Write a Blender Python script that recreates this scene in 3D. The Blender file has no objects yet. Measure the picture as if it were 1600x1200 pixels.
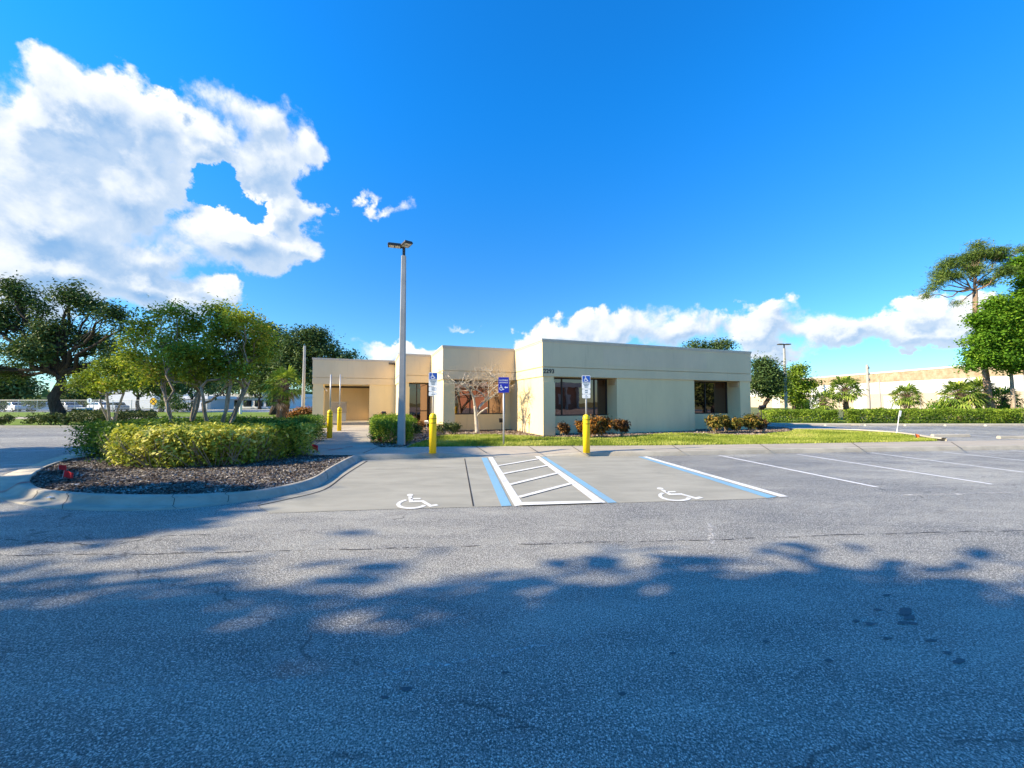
import bpy, math, random
import numpy as np
from mathutils import Vector, Matrix

random.seed(11)
rng = np.random.default_rng(11)
R = math.radians
scene = bpy.context.scene
COL = scene.collection

# ------------------------------------------------------------------ camera model
F = 590.0
PITCH = math.atan(27.5 / 590)
H = 1.75


def ray(px, py):
    d = 600 - py
    return (px - 800, F * math.cos(PITCH) - d * math.sin(PITCH), F * math.sin(PITCH) + d * math.cos(PITCH))


def G(px, py, z=0.0):
    r = ray(px, py)
    t = (z - H) / r[2]
    return Vector((r[0] * t, r[1] * t, z))


def PD(px, py, Y):
    r = ray(px, py)
    t = Y / r[1]
    return Vector((r[0] * t, Y, H + r[2] * t))


cam_d = bpy.data.cameras.new('camera')
cam = bpy.data.objects.new('camera', cam_d)
COL.objects.link(cam)
cam_d.sensor_width = 36
cam_d.lens = F / 1600 * 36
cam_d.clip_start = 0.05
cam_d.clip_end = 3000
cam.location = (0, 0, H)
cam.rotation_euler = (math.pi / 2 + PITCH, 0, 0)
scene.camera = cam

# ------------------------------------------------------------------ node helpers


class NT:
    """small expression helper over a node tree"""

    def __init__(self, nt):
        self.nt = nt

    def n(self, kind, **kw):
        nd = self.nt.nodes.new(kind)
        for k, v in kw.items():
            setattr(nd, k, v)
        return nd

    def put(self, sock, v):
        if isinstance(v, bpy.types.NodeSocket):
            self.nt.links.new(v, sock)
        elif v is not None:
            if isinstance(v, (tuple, list)) and len(v) == 3 and sock.type == 'RGBA':
                v = (*v, 1)
            sock.default_value = v

    def m(self, op, a, b=None, c=None, clamp=False):
        nd = self.n('ShaderNodeMath', operation=op, use_clamp=clamp)
        self.put(nd.inputs[0], a)
        if b is not None:
            self.put(nd.inputs[1], b)
        if c is not None:
            self.put(nd.inputs[2], c)
        return nd.outputs[0]

    def mix(self, fac, a, b, mode='MIX'):
        nd = self.n('ShaderNodeMix', data_type='RGBA', blend_type=mode)
        self.put(nd.inputs[0], fac)
        self.put(nd.inputs[6], a)
        self.put(nd.inputs[7], b)
        return nd.outputs[2]

    def noise(self, vec, scale, detail=4, rough=0.55, dist=0.0):
        nd = self.n('ShaderNodeTexNoise')
        if vec is not None:
            self.put(nd.inputs['Vector'], vec)
        nd.inputs['Scale'].default_value = scale
        nd.inputs['Detail'].default_value = detail
        nd.inputs['Roughness'].default_value = rough
        nd.inputs['Distortion'].default_value = dist
        return nd.outputs['Fac']

    def voro(self, vec, scale, feature='F1', out='Distance'):
        nd = self.n('ShaderNodeTexVoronoi', feature=feature)
        self.put(nd.inputs['Vector'], vec)
        nd.inputs['Scale'].default_value = scale
        return nd.outputs[out]

    def ss(self, x, lo, hi):
        nd = self.n('ShaderNodeMapRange', interpolation_type='SMOOTHSTEP')
        self.put(nd.inputs[0], x)
        self.put(nd.inputs[1], lo)
        self.put(nd.inputs[2], hi)
        return nd.outputs[0]

    def ramp(self, x, stops):
        nd = self.n('ShaderNodeValToRGB')
        self.put(nd.inputs[0], x)
        el = nd.color_ramp.elements
        while len(el) < len(stops):
            el.new(0.5)
        for e, (p, c) in zip(el, stops):
            e.position = p
            e.color = (*c, 1)
        return nd.outputs[0]

    def scale(self, vec, s):
        nd = self.n('ShaderNodeVectorMath', operation='MULTIPLY')
        self.put(nd.inputs[0], vec)
        nd.inputs[1].default_value = s
        return nd.outputs[0]

    def bump(self, h, strength, dist):
        nd = self.n('ShaderNodeBump')
        nd.inputs['Strength'].default_value = strength
        nd.inputs['Distance'].default_value = dist
        self.put(nd.inputs['Height'], h)
        return nd.outputs[0]


def newmat(name):
    m = bpy.data.materials.new(name)
    m.use_nodes = True
    nt = m.node_tree
    nt.nodes.clear()
    t = NT(nt)
    out = t.n('ShaderNodeOutputMaterial')
    return m, t, out


def pos(t):
    return t.n('ShaderNodeNewGeometry').outputs['Position']


def princ(t, out, col, rough=0.8, spec=0.3, metal=0.0, normal=None):
    p = t.n('ShaderNodeBsdfPrincipled')
    t.put(p.inputs['Base Color'], col)
    t.put(p.inputs['Roughness'], rough)
    t.put(p.inputs['Metallic'], metal)
    t.put(p.inputs['Specular IOR Level'], spec)
    if normal is not None:
        t.put(p.inputs['Normal'], normal)
    t.nt.links.new(p.outputs[0], out.inputs[0])
    return p


def simple(name, col, rough=0.7, spec=0.3, metal=0.0, var=0.12, scale=3.0, bump=0.0, bscale=60.0):
    m, t, out = newmat(name)
    P = pos(t)
    n1 = t.noise(P, scale, 5, 0.6)
    f = t.m('ADD', t.m('MULTIPLY', n1, 2 * var), 1 - var)
    c = t.mix(1.0, col, f, 'MULTIPLY')
    nrm = None
    if bump:
        nrm = t.bump(t.noise(P, bscale, 3), bump, 0.01)
    princ(t, out, c, rough, spec, metal, nrm)
    return m


def leafmat(name, stops, trans=0.35, patch=0.35, pscale=0.8, rough=0.6):
    m, t, out = newmat(name)
    g = t.n('ShaderNodeNewGeometry')
    rnd = g.outputs['Random Per Island']
    n = t.noise(g.outputs['Position'], pscale, 3)
    x = t.m('ADD', t.m('MULTIPLY', rnd, 1 - patch), t.m('MULTIPLY', t.ss(n, 0.3, 0.7), patch))
    c = t.ramp(x, stops)
    p = t.n('ShaderNodeBsdfPrincipled')
    t.put(p.inputs['Base Color'], c)
    p.inputs['Roughness'].default_value = rough
    p.inputs['Specular IOR Level'].default_value = 0.12
    tr = t.n('ShaderNodeBsdfTranslucent')
    t.put(tr.inputs['Color'], t.mix(1.0, c, (1.0, 1.0, 0.55), 'MULTIPLY'))
    mx = t.n('ShaderNodeMixShader')
    mx.inputs[0].default_value = trans
    t.nt.links.new(p.outputs[0], mx.inputs[1])
    t.nt.links.new(tr.outputs[0], mx.inputs[2])
    t.nt.links.new(mx.outputs[0], out.inputs[0])
    return m


M = {}

# ------------------------------------------------------------------ materials


def t_warp_pos(t, P):
    nd = t.n('ShaderNodeTexNoise')
    t.put(nd.inputs['Vector'], P)
    nd.inputs['Scale'].default_value = 1.3
    nd.inputs['Detail'].default_value = 6
    ma = t.n('ShaderNodeVectorMath', operation='MULTIPLY_ADD')
    t.put(ma.inputs[0], nd.outputs['Color'])
    ma.inputs[1].default_value = (0.22, 0.22, 0)
    t.put(ma.inputs[2], t.scale(P, (0.10, 0.30, 0.0)))
    return ma.outputs[0]


def mat_asphalt():
    m, t, out = newmat('worn_asphalt')
    P = pos(t)
    stretch = t.scale(P, (0.35, 1.0, 1.0))
    big = t.noise(stretch, 0.35, 6, 0.6, 0.5)
    mid = t.noise(t.scale(P, (0.5, 1.6, 1.0)), 1.6, 6, 0.65, 0.6)
    base = t.ramp(t.m('ADD', t.m('MULTIPLY', big, 0.6), t.m('MULTIPLY', mid, 0.4)),
                  [(0.39, (0.15, 0.147, 0.134)), (0.5, (0.285, 0.272, 0.235)), (0.61, (0.48, 0.46, 0.385))])
    # exposed aggregate: pale chips in darker binder
    v = t.voro(P, 92, 'F1', 'Color')
    sep = t.n('ShaderNodeSeparateColor')
    t.put(sep.inputs[0], v)
    chip = sep.outputs[0]
    d = t.voro(P, 92)
    d2 = t.voro(P, 170)
    v2 = t.voro(P, 170, 'F1', 'Color')
    sep2 = t.n('ShaderNodeSeparateColor')
    t.put(sep2.inputs[0], v2)
    chipm = t.m('MAXIMUM', t.m('MULTIPLY', t.ss(chip, 0.52, 0.74), t.ss(d, 0.66, 0.36)), t.m('MULTIPLY', t.m('MULTIPLY', t.ss(sep2.outputs[0], 0.52, 0.74), t.ss(d2, 0.65, 0.35)), 0.85))
    c = t.mix(t.m('MULTIPLY', chipm, 0.95), base, (0.92, 0.90, 0.80))
    dark = t.ss(t.noise(P, 85, 3, 0.75), 0.53, 0.42)
    c = t.mix(t.m('MULTIPLY', dark, 0.86), c, (0.045, 0.047, 0.052))
    # pale scuffs lying in streaks
    sc = t.noise(t.scale(P, (0.8, 3.2, 1.0)), 1.1, 8, 0.72, 1.2)
    c = t.mix(t.m('MULTIPLY', t.ss(sc, 0.57, 0.72), 0.5), c, (0.46, 0.45, 0.42))
    # a long pale scrape and hairline cracks
    ck = t.voro(t_warp_pos(t, P), 1.0, 'DISTANCE_TO_EDGE')
    wob = t.noise(P, 3.0, 4)
    ckm = t.m('MULTIPLY', t.ss(ck, 0.004, 0.001), t.ss(wob, 0.45, 0.60))
    c = t.mix(t.m('MULTIPLY', ckm, 0.6), c, (0.03, 0.03, 0.032))
    hgt = t.m('ADD', t.m('MULTIPLY', chipm, 0.7), t.m('MULTIPLY', t.noise(P, 110, 3, 0.7), 0.9))
    princ(t, out, c, 0.62, 0.45, 0, t.bump(hgt, 0.8, 0.012))
    return m


def mat_concrete(name, a, b, streak=0.4, scale=1.2, agg=0.10):
    m, t, out = newmat(name)
    P = pos(t)
    n = t.noise(t.scale(P, (0.6, 1.5, 1)), scale, 7, 0.65, 0.4)
    c = t.mix(t.ss(n, 0.3, 0.7), a, b)
    s = t.noise(t.scale(P, (0.5, 2.4, 1)), 2.6, 8, 0.7, 0.8)
    c = t.mix(t.m('MULTIPLY', t.ss(s, 0.58, 0.75), streak), c, tuple(x * 0.55 for x in a))
    f = t.noise(P, 140, 2, 0.7)
    c = t.mix(1.0, c, t.m('ADD', 1 - agg, t.m('MULTIPLY', f, 2 * agg)), 'MULTIPLY')
    princ(t, out, c, 0.85, 0.25, 0, t.bump(f, 0.25, 0.006))
    return m


def mat_paint(name, col, wear=0.35, under=(0.26, 0.255, 0.235)):
    m, t, out = newmat(name)
    P = pos(t)
    w = t.noise(P, 28, 6, 0.75)
    w2 = t.noise(P, 1.5, 3)
    f = t.m('MULTIPLY', t.ss(t.m('ADD', w, t.m('MULTIPLY', w2, 0.35)), 0.70, 0.84), wear)
    c = t.mix(f, col, under)
    tm = t.noise(t.scale(P, (1.0, 0.25, 1)), 3.2, 6, 0.7)
    c = t.mix(t.m('MULTIPLY', t.ss(tm, 0.50, 0.70), 0.40), c, under)
    princ(t, out, c, 0.6, 0.3)
    return m


def mat_stucco(name, col, pale=None):
    m, t, out = newmat(name)
    P = pos(t)
    n = t.noise(t.scale(P, (1, 1, 0.5)), 0.7, 6, 0.6)
    c = t.mix(t.ss(n, 0.25, 0.75), tuple(x * 0.93 for x in col), tuple(min(1, x * 1.05) for x in col))
    st = t.noise(t.scale(P, (3.5, 3.5, 0.25)), 1.3, 6, 0.7)
    c = t.mix(t.m('MULTIPLY', t.ss(st, 0.56, 0.78), 0.32), c, tuple(x * 0.62 for x in col))
    f = t.noise(P, 60, 4, 0.7)
    princ(t, out, c, 0.9, 0.15, 0, t.bump(f, 0.35, 0.012))
    return m


def mat_glass():
    m, t, out = newmat('bronze_glass')
    gl = t.n('ShaderNodeBsdfGlossy')
    P = pos(t)
    gl.inputs['Color'].default_value = (0.50, 0.345, 0.29, 1)
    gl.inputs['Roughness'].default_value = 0.015
    t.put(gl.inputs['Normal'], t.bump(t.noise(P, 1.2, 2), 0.06, 0.03))
    df = t.n('ShaderNodeBsdfDiffuse')
    df.inputs['Color'].default_value = (0.010, 0.008, 0.009, 1)
    fr = t.n('ShaderNodeFresnel')
    fr.inputs['IOR'].default_value = 1.9
    mx = t.n('ShaderNodeMixShader')
    t.put(mx.inputs[0], t.m('ADD', t.m('MULTIPLY', fr.outputs[0], 0.7), 0.30, clamp=True))
    t.nt.links.new(df.outputs[0], mx.inputs[1])
    t.nt.links.new(gl.outputs[0], mx.inputs[2])
    t.nt.links.new(mx.outputs[0], out.inputs[0])
    return m


def mat_grass(name, a, b, c3):
    m, t, out = newmat(name)
    P = pos(t)
    n = t.noise(P, 0.9, 6, 0.65)
    f = t.noise(P, 35, 4, 0.7)
    x = t.m('ADD', t.m('MULTIPLY', n, 0.6), t.m('MULTIPLY', f, 0.4))
    c = t.ramp(x, [(0.35, a), (0.5, b), (0.66, c3)])
    princ(t, out, c, 0.9, 0.15, 0, t.bump(f, 0.8, 0.03))
    return m


def mat_mulch(name, a, b, c3):
    m, t, out = newmat(name)
    P = pos(t)
    v = t.voro(t.scale(P, (1, 2.2, 1)), 22, 'F1', 'Color')
    sep = t.n('ShaderNodeSeparateColor')
    t.put(sep.inputs[0], v)
    c = t.ramp(sep.outputs[0], [(0.15, a), (0.6, b), (0.95, c3)])
    princ(t, out, c, 0.95, 0.1, 0, t.bump(t.noise(P, 40, 4, 0.7), 0.9, 0.03))
    return m


def mat_bark(name, col, scale=6):
    m, t, out = newmat(name)
    P = pos(t)
    n = t.noise(t.scale(P, (1, 1, 0.25)), scale * 2, 6, 0.7)
    c = t.mix(t.ss(n, 0.3, 0.7), tuple(x * 0.5 for x in col), tuple(min(1, x * 1.3) for x in col))
    princ(t, out, c, 0.95, 0.1, 0, t.bump(n, 0.8, 0.04))
    return m


def mat_stone_band():
    m, t, out = newmat('warehouse_stone')
    P = pos(t)
    n = t.noise(P, 1.3, 5, 0.7)
    c = t.ramp(n, [(0.3, (0.27, 0.19, 0.115)), (0.5, (0.37, 0.285, 0.19)), (0.7, (0.46, 0.38, 0.27))])
    princ(t, out, c, 0.9, 0.1)
    return m


M['asphalt'] = mat_asphalt()
M['pad'] = mat_concrete('parking_concrete', (0.282, 0.273, 0.225), (0.36, 0.345, 0.285), 0.5)
M['walk'] = mat_concrete('sidewalk_concrete', (0.36, 0.315, 0.25), (0.455, 0.40, 0.315), 0.45)
M['curb'] = mat_concrete('curb_concrete', (0.35, 0.32, 0.26), (0.47, 0.43, 0.35), 0.85, 2.2)
M['pole_conc'] = mat_concrete('pole_concrete', (0.36, 0.355, 0.33), (0.44, 0.43, 0.40), 0.2, 2.0)
M['white_paint'] = mat_paint('white_paint', (0.74, 0.74, 0.70), 0.5)
M['thin_white'] = mat_paint('thin_white_paint', (0.75, 0.75, 0.74), 0.55, (0.15, 0.15, 0.15))
M['blue_paint'] = mat_paint('blue_paint', (0.20, 0.40, 0.55), 0.6)
M['joint'] = simple('joint_black', (0.035, 0.03, 0.028), 0.95)
M['red_paint'] = mat_paint('red_marking_paint', (0.42, 0.06, 0.08), 0.8, (0.4, 0.36, 0.3))
M['stain'] = simple('dark_stain', (0.11, 0.11, 0.112), 0.7, var=0.7, scale=70)
M['stucco'] = mat_stucco('cream_stucco', (0.80, 0.645, 0.375))
M['stucco_band'] = mat_stucco('cream_stucco_band', (0.765, 0.61, 0.385))
M['stucco_patch'] = mat_stucco('greyed_stucco', (0.765, 0.60, 0.395))
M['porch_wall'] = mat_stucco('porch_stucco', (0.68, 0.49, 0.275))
M['coping'] = simple('metal_coping', (0.62, 0.53, 0.40), 0.5, 0.4)
M['roof'] = simple('roof_membrane', (0.5, 0.5, 0.48), 0.9)
M['frame'] = simple('bronze_frame', (0.025, 0.018, 0.016), 0.45, 0.5)
M['glass'] = mat_glass()
M['soffit'] = simple('soffit_paint', (0.62, 0.46, 0.28), 0.9)
M['black'] = simple('black_metal', (0.02, 0.02, 0.022), 0.5, 0.4)
M['dark_bronze'] = simple('dark_bronze_metal', (0.05, 0.04, 0.035), 0.45, 0.5)
M['lens'] = simple('lamp_lens', (0.62, 0.58, 0.50), 0.35, 0.5)
M['white_plastic'] = simple('white_plastic', (0.8, 0.8, 0.78), 0.45, 0.4, var=0.05)
M['yellow'] = simple('bollard_yellow', (0.86, 0.60, 0.010), 0.42, 0.4, var=0.08, scale=5)
M['yellow_dark'] = simple('bollard_groove', (0.22, 0.14, 0.01), 0.6)
M['galv'] = simple('galvanised_steel', (0.48, 0.49, 0.50), 0.45, 0.5, 0.35)
M['sign_blue'] = simple('sign_blue', (0.012, 0.075, 0.36), 0.4, 0.4, var=0.05)
M['sign_navy'] = simple('sign_deep_blue', (0.012, 0.022, 0.33), 0.4, 0.4, var=0.05)
M['sign_white'] = simple('sign_white', (0.72, 0.76, 0.78), 0.45, 0.4, var=0.04)
M['ink'] = simple('sign_ink', (0.04, 0.10, 0.14), 0.6, var=0.05)
M['cabinet'] = simple('cabinet_grey', (0.42, 0.37, 0.31), 0.6)
M['flag_red'] = simple('flag_red', (0.75, 0.03, 0.04), 0.6)
M['flag_orange'] = simple('flag_orange', (0.85, 0.16, 0.04), 0.6)
M['lawn'] = mat_grass('lawn_soil', (0.12, 0.14, 0.025), (0.23, 0.26, 0.045), (0.40, 0.36, 0.12))
M['field'] = mat_grass('field_grass', (0.10, 0.155, 0.022), (0.15, 0.23, 0.03), (0.26, 0.29, 0.08))
M['ground'] = mat_grass('dry_ground', (0.09, 0.12, 0.035), (0.15, 0.17, 0.06), (0.28, 0.25, 0.14))
M['mulch'] = mat_mulch('bark_mulch', (0.045, 0.030, 0.025), (0.12, 0.085, 0.075), (0.30, 0.25, 0.23))
M['mulch_pale'] = mat_mulch('sunbleached_mulch', (0.10, 0.07, 0.05), (0.30, 0.23, 0.17), (0.50, 0.42, 0.34))
M['chip'] = leafmat('mulch_chip', [(0.0, (0.05, 0.042, 0.034)), (0.4, (0.15, 0.128, 0.105)), (0.75, (0.34, 0.31, 0.27)),
                                   (1.0, (0.68, 0.64, 0.56))], 0.0, 0.35, 1.2, 0.9)
M['chip_pale'] = leafmat('mulch_chip_pale', [(0.0, (0.12, 0.08, 0.06)), (0.5, (0.34, 0.26, 0.20)), (1.0, (0.6, 0.52, 0.44))], 0.0, 0.2, 1.2, 0.9)
M['blade'] = leafmat('grass_blade', [(0.0, (0.12, 0.17, 0.025)), (0.45, (0.28, 0.35, 0.05)), (0.75, (0.46, 0.49, 0.11)), (1.0, (0.62, 0.55, 0.22))], 0.3, 0.6, 0.55)
M['hedge_yellow'] = leafmat('yellow_green_leaf', [(0.0, (0.09, 0.14, 0.022)), (0.3, (0.30, 0.35, 0.045)), (0.7, (0.60, 0.59, 0.10)), (1.0, (0.85, 0.76, 0.32))], 0.25, 0.5, 1.6)
M['hedge_green'] = leafmat('hedge_leaf', [(0.0, (0.029, 0.072, 0.014)), (0.5, (0.080, 0.167, 0.023)), (1.0, (0.217, 0.319, 0.043))], 0.25, 0.4, 1.2)
M['hedge_lime'] = leafmat('lime_hedge_leaf', [(0.0, (0.072, 0.131, 0.017)), (0.5, (0.174, 0.275, 0.026)), (1.0, (0.406, 0.493, 0.058))], 0.25, 0.4, 0.7)
M['oak_leaf'] = leafmat('oak_leaf', [(0.0, (0.032, 0.063, 0.021)), (0.5, (0.079, 0.138, 0.039)), (1.0, (0.231, 0.283, 0.098))], 0.18, 0.4, 0.35)
M['far_leaf'] = leafmat('distant_leaf', [(0.0, (0.041, 0.083, 0.030)), (0.5, (0.092, 0.151, 0.047)), (1.0, (0.200, 0.250, 0.083))], 0.18, 0.4, 0.3)
M['crape_leaf'] = leafmat('crape_leaf', [(0.0, (0.078, 0.122, 0.022)), (0.5, (0.246, 0.323, 0.040)), (0.85, (0.490, 0.556, 0.066)),
                                         (1.0, (0.668, 0.445, 0.133))], 0.32, 0.45, 0.6)
M['bright_leaf'] = leafmat('bright_leaf', [(0.0, (0.043, 0.116, 0.012)), (0.5, (0.123, 0.268, 0.020)), (1.0, (0.304, 0.450, 0.043))], 0.35, 0.4, 0.5)
M['needle'] = leafmat('pine_needle', [(0.0, (0.035, 0.08, 0.018)), (0.5, (0.11, 0.18, 0.035)), (1.0, (0.25, 0.30, 0.07))], 0.2, 0.4, 0.5)
M['palm_leaf'] = leafmat('palm_leaf', [(0.0, (0.072, 0.131, 0.022)), (0.5, (0.189, 0.290, 0.041)), (0.9, (0.392, 0.450, 0.087)), (1.0, (0.609, 0.478, 0.217))], 0.25, 0.35, 1.0)
M['croton'] = leafmat('croton_leaf', [(0.0, (0.03, 0.028, 0.014)), (0.4, (0.10, 0.06, 0.02)), (0.65, (0.36, 0.14, 0.025)), (0.85, (0.52, 0.24, 0.04)), (1.0, (0.12, 0.14, 0.03))], 0.15, 0.35, 3.0)
M['croton_dark'] = leafmat('dark_croton_leaf', [(0.0, (0.023, 0.016, 0.014)), (0.5, (0.082, 0.046, 0.023)), (0.8, (0.278, 0.128, 0.034)), (1.0, (0.348, 0.255, 0.082))], 0.15, 0.3, 3.0)
M['croton_gold'] = leafmat('gold_croton_leaf', [(0.0, (0.03, 0.04, 0.012)), (0.45, (0.09, 0.10, 0.02)), (0.75, (0.30, 0.22, 0.045)), (1.0, (0.40, 0.16, 0.05))], 0.15, 0.3, 3.0)
M['shrub_dark'] = leafmat('dark_shrub_leaf', [(0.0, (0.029, 0.051, 0.017)), (0.6, (0.087, 0.123, 0.036)), (1.0, (0.246, 0.261, 0.087))], 0.15, 0.3, 2.0)
M['bark'] = mat_bark('oak_bark', (0.075, 0.058, 0.045))
M['bark_pale'] = mat_bark('crape_bark', (0.36, 0.29, 0.22), 3)
M['bark_pine'] = mat_bark('pine_bark', (0.30, 0.21, 0.15), 3)
M['bark_bare'] = mat_bark('bare_bark', (0.52, 0.455, 0.36), 5)
M['boots'] = mat_bark('palm_boots', (0.17, 0.12, 0.08), 4)
M['twig'] = simple('hedge_twig', (0.30, 0.25, 0.19), 0.9)
M['wh_white'] = simple('warehouse_white', (0.66, 0.66, 0.65), 0.7, var=0.06, scale=0.5)
M['wh_stone'] = mat_stone_band()
M['wh_low'] = simple('warehouse_lower', (0.50, 0.41, 0.30), 0.85, var=0.15, scale=0.6)
M['car_white'] = simple('car_paint_white', (0.72, 0.73, 0.75), 0.25, 0.6, var=0.02)
M['car_silver'] = simple('car_paint_silver', (0.42, 0.45, 0.50), 0.25, 0.6, 0.4, var=0.02)
M['car_glass'] = simple('car_glass', (0.015, 0.02, 0.025), 0.08, 0.8)
M['tyre'] = simple('tyre', (0.02, 0.02, 0.02), 0.8)
M['rim'] = simple('rim_alloy', (0.45, 0.46, 0.48), 0.35, 0.5, 0.7)
M['shed_grey'] = simple('shed_grey', (0.50, 0.50, 0.48), 0.8)
M['shed_white'] = simple('shed_white', (0.75, 0.76, 0.78), 0.7)
M['shed_navy'] = simple('shed_navy', (0.05, 0.07, 0.18), 0.6)
M['box_blue'] = simple('bin_blue', (0.03, 0.25, 0.55), 0.5)
M['rr_yellow'] = simple('warning_yellow', (0.85, 0.52, 0.01), 0.45)
M['clay'] = simple('terracotta_wall', (0.52, 0.27, 0.18), 0.85)
M['wood_pole'] = simple('weathered_pole', (0.40, 0.36, 0.32), 0.9)

# ------------------------------------------------------------------ mesh helpers


class MB:
    def __init__(self):
        self.v = []
        self.f = []

    def add(self, vs, fs):
        o = len(self.v)
        self.v += [tuple(p) for p in vs]
        self.f += [tuple(i + o for i in f) for f in fs]
        return self

    def box(self, x0, x1, y0, y1, z0, z1):
        vs = [(x0, y0, z0), (x1, y0, z0), (x1, y1, z0), (x0, y1, z0), (x0, y0, z1), (x1, y0, z1), (x1, y1, z1), (x0, y1, z1)]
        return self.add(vs, [(0, 3, 2, 1), (4, 5, 6, 7), (0, 1, 5, 4), (1, 2, 6, 5), (2, 3, 7, 6), (3, 0, 4, 7)])

    def obox(self, c, size, rz=0.0, rx=0.0, ry=0.0):
        mt = Matrix.Rotation(rz, 3, 'Z') @ Matrix.Rotation(ry, 3, 'Y') @ Matrix.Rotation(rx, 3, 'X')
        c = Vector(c)
        sx, sy, sz = (s / 2 for s in size)
        vs = [c + mt @ Vector((a * sx, b * sy, d * sz)) for d in (-1, 1) for a, b in ((-1, -1), (1, -1), (1, 1), (-1, 1))]
        return self.add(vs, [(0, 3, 2, 1), (4, 5, 6, 7), (0, 1, 5, 4), (1, 2, 6, 5), (2, 3, 7, 6), (3, 0, 4, 7)])

    def prism(self, poly, z0, z1):
        n = len(poly)
        vs = [(p[0], p[1], z0) for p in poly] + [(p[0], p[1], z1) for p in poly]
        fs = [tuple(reversed(range(n))), tuple(range(n, 2 * n))]
        fs += [(i, (i + 1) % n, n + (i + 1) % n, n + i) for i in range(n)]
        return self.add(vs, fs)

    def tube(self, pts, rad, n=7, cap=True):
        pts = [Vector(p) for p in pts]
        if not hasattr(rad, '__len__'):
            rad = [rad] * len(pts)
        vs, fs = [], []
        up = Vector((0.31, 0.17, 0.93))
        for i, p in enumerate(pts):
            d = (pts[min(i + 1, len(pts) - 1)] - pts[max(i - 1, 0)])
            d = d.normalized() if d.length > 1e-9 else Vector((0, 0, 1))
            a = d.cross(up)
            if a.length < 0.15:
                a = d.cross(Vector((1, 0, 0)))
            a.normalize()
            b = d.cross(a)
            for k in range(n):
                th = 2 * math.pi * k / n
                vs.append(p + (a * math.cos(th) + b * math.sin(th)) * rad[i])
        for i in range(len(pts) - 1):
            for k in range(n):
                k2 = (k + 1) % n
                fs.append((i * n + k, i * n + k2, (i + 1) * n + k2, (i + 1) * n + k))
        if cap:
            fs.append(tuple(reversed(range(n))))
            fs.append(tuple(range((len(pts) - 1) * n, len(pts) * n)))
        return self.add(vs, fs)

    def lathe(self, prof, n=20, c=(0, 0, 0)):
        vs, fs = [], []
        for r, z in prof:
            for k in range(n):
                th = 2 * math.pi * k / n
                vs.append((c[0] + r * math.cos(th), c[1] + r * math.sin(th), c[2] + z))
        for i in range(len(prof) - 1):
            for k in range(n):
                k2 = (k + 1) % n
                fs.append((i * n + k, i * n + k2, (i + 1) * n + k2, (i + 1) * n + k))
        fs.append(tuple(reversed(range(n))))
        fs.append(tuple(range((len(prof) - 1) * n, len(prof) * n)))
        return self.add(vs, fs)

    def loft(self, rows):
        n = len(rows[0])
        vs = [p for r in rows for p in r]
        fs = []
        for i in range(len(rows) - 1):
            for k in range(n - 1):
                fs.append((i * n + k, i * n + k + 1, (i + 1) * n + k + 1, (i + 1) * n + k))
        return self.add(vs, fs)

    def sheet(self, poly, z=None):
        vs = [(p[0], p[1], p[2] if z is None else z) for p in poly]
        return self.add(vs, [tuple(range(len(vs)))])

    def stroke(self, pts, w, fr=None, thick=0.0):
        """a flat ribbon along 2-D points; fr maps (x, y, out) to 3-D"""
        fr = fr or (lambda x, y, o: (x, y, o))
        pts = [Vector((p[0], p[1])) for p in pts]
        L, Rr = [], []
        for i, p in enumerate(pts):
            d0 = (p - pts[i - 1]).normalized() if i > 0 else None
            d1 = (pts[i + 1] - p).normalized() if i < len(pts) - 1 else None
            d = ((d0 or d1) + (d1 or d0)).normalized()
            nrm = Vector((-d.y, d.x))
            k = 1.0
            if d0 and d1:
                k = min(1.6, 1 / max(0.4, nrm.dot(Vector((-d0.y, d0.x)))))
            L.append(p + nrm * w / 2 * k)
            Rr.append(p - nrm * w / 2 * k)
        n = len(pts)
        vs = [fr(p.x, p.y, thick) for p in L] + [fr(p.x, p.y, thick) for p in Rr]
        fs = [(i, n + i, n + i + 1, i + 1) for i in range(n - 1)]
        return self.add(vs, fs)

    def disc(self, c, r, fr=None, thick=0.0, n=16):
        fr = fr or (lambda x, y, o: (x, y, o))
        vs = [fr(c[0] + r * math.cos(2 * math.pi * k / n), c[1] + r * math.sin(2 * math.pi * k / n), thick) for k in range(n)]
        return self.add(vs, [tuple(range(n))])

    def build(self, name, mat, parent=None, smooth=False, bevel=0.0):
        me = bpy.data.meshes.new(name)
        me.from_pydata(self.v, [], self.f)
        me.update()
        return link(name, me, mat, parent, smooth, bevel)


def link(name, me, mat, parent=None, smooth=False, bevel=0.0):
    if isinstance(mat, str):
        mat = M[mat]
    me.materials.append(mat)
    o = bpy.data.objects.new(name, me)
    COL.objects.link(o)
    if parent is not None:
        o.parent = parent
        o.matrix_parent_inverse = WORLD.get(parent.name, Matrix.Identity(4)).inverted()
        WORLD[o.name] = Matrix.Identity(4)
    else:
        WORLD[o.name] = Matrix.Identity(4)
    if smooth:
        me.polygons.foreach_set('use_smooth', [True] * len(me.polygons))
    if bevel:
        b = o.modifiers.new('bevel', 'BEVEL')
        b.width = bevel
        b.segments = 2
        b.limit_method = 'ANGLE'
    return o


WORLD = {}   # world matrix each parent had while its parts were built


def thing(name, label, cat, loc=(0, 0, 0), group=None, rz=0.0, local=False):
    """Empty at the base of a thing. local=True: parts are given in its own frame"""
    o = bpy.data.objects.new(name, None)
    COL.objects.link(o)
    o.empty_display_size = 0.3
    o.location = loc
    o.rotation_euler = (0, 0, rz)
    o['label'] = label
    o['category'] = cat
    if group:
        o['group'] = group
    WORLD[o.name] = Matrix.Identity(4) if local else Matrix.Translation(Vector(loc)) @ Matrix.Rotation(rz, 4, 'Z')
    return o


def tag(o, label, cat, group=None):
    o['label'] = label
    o['category'] = cat
    if group:
        o['group'] = group
    return o


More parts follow.
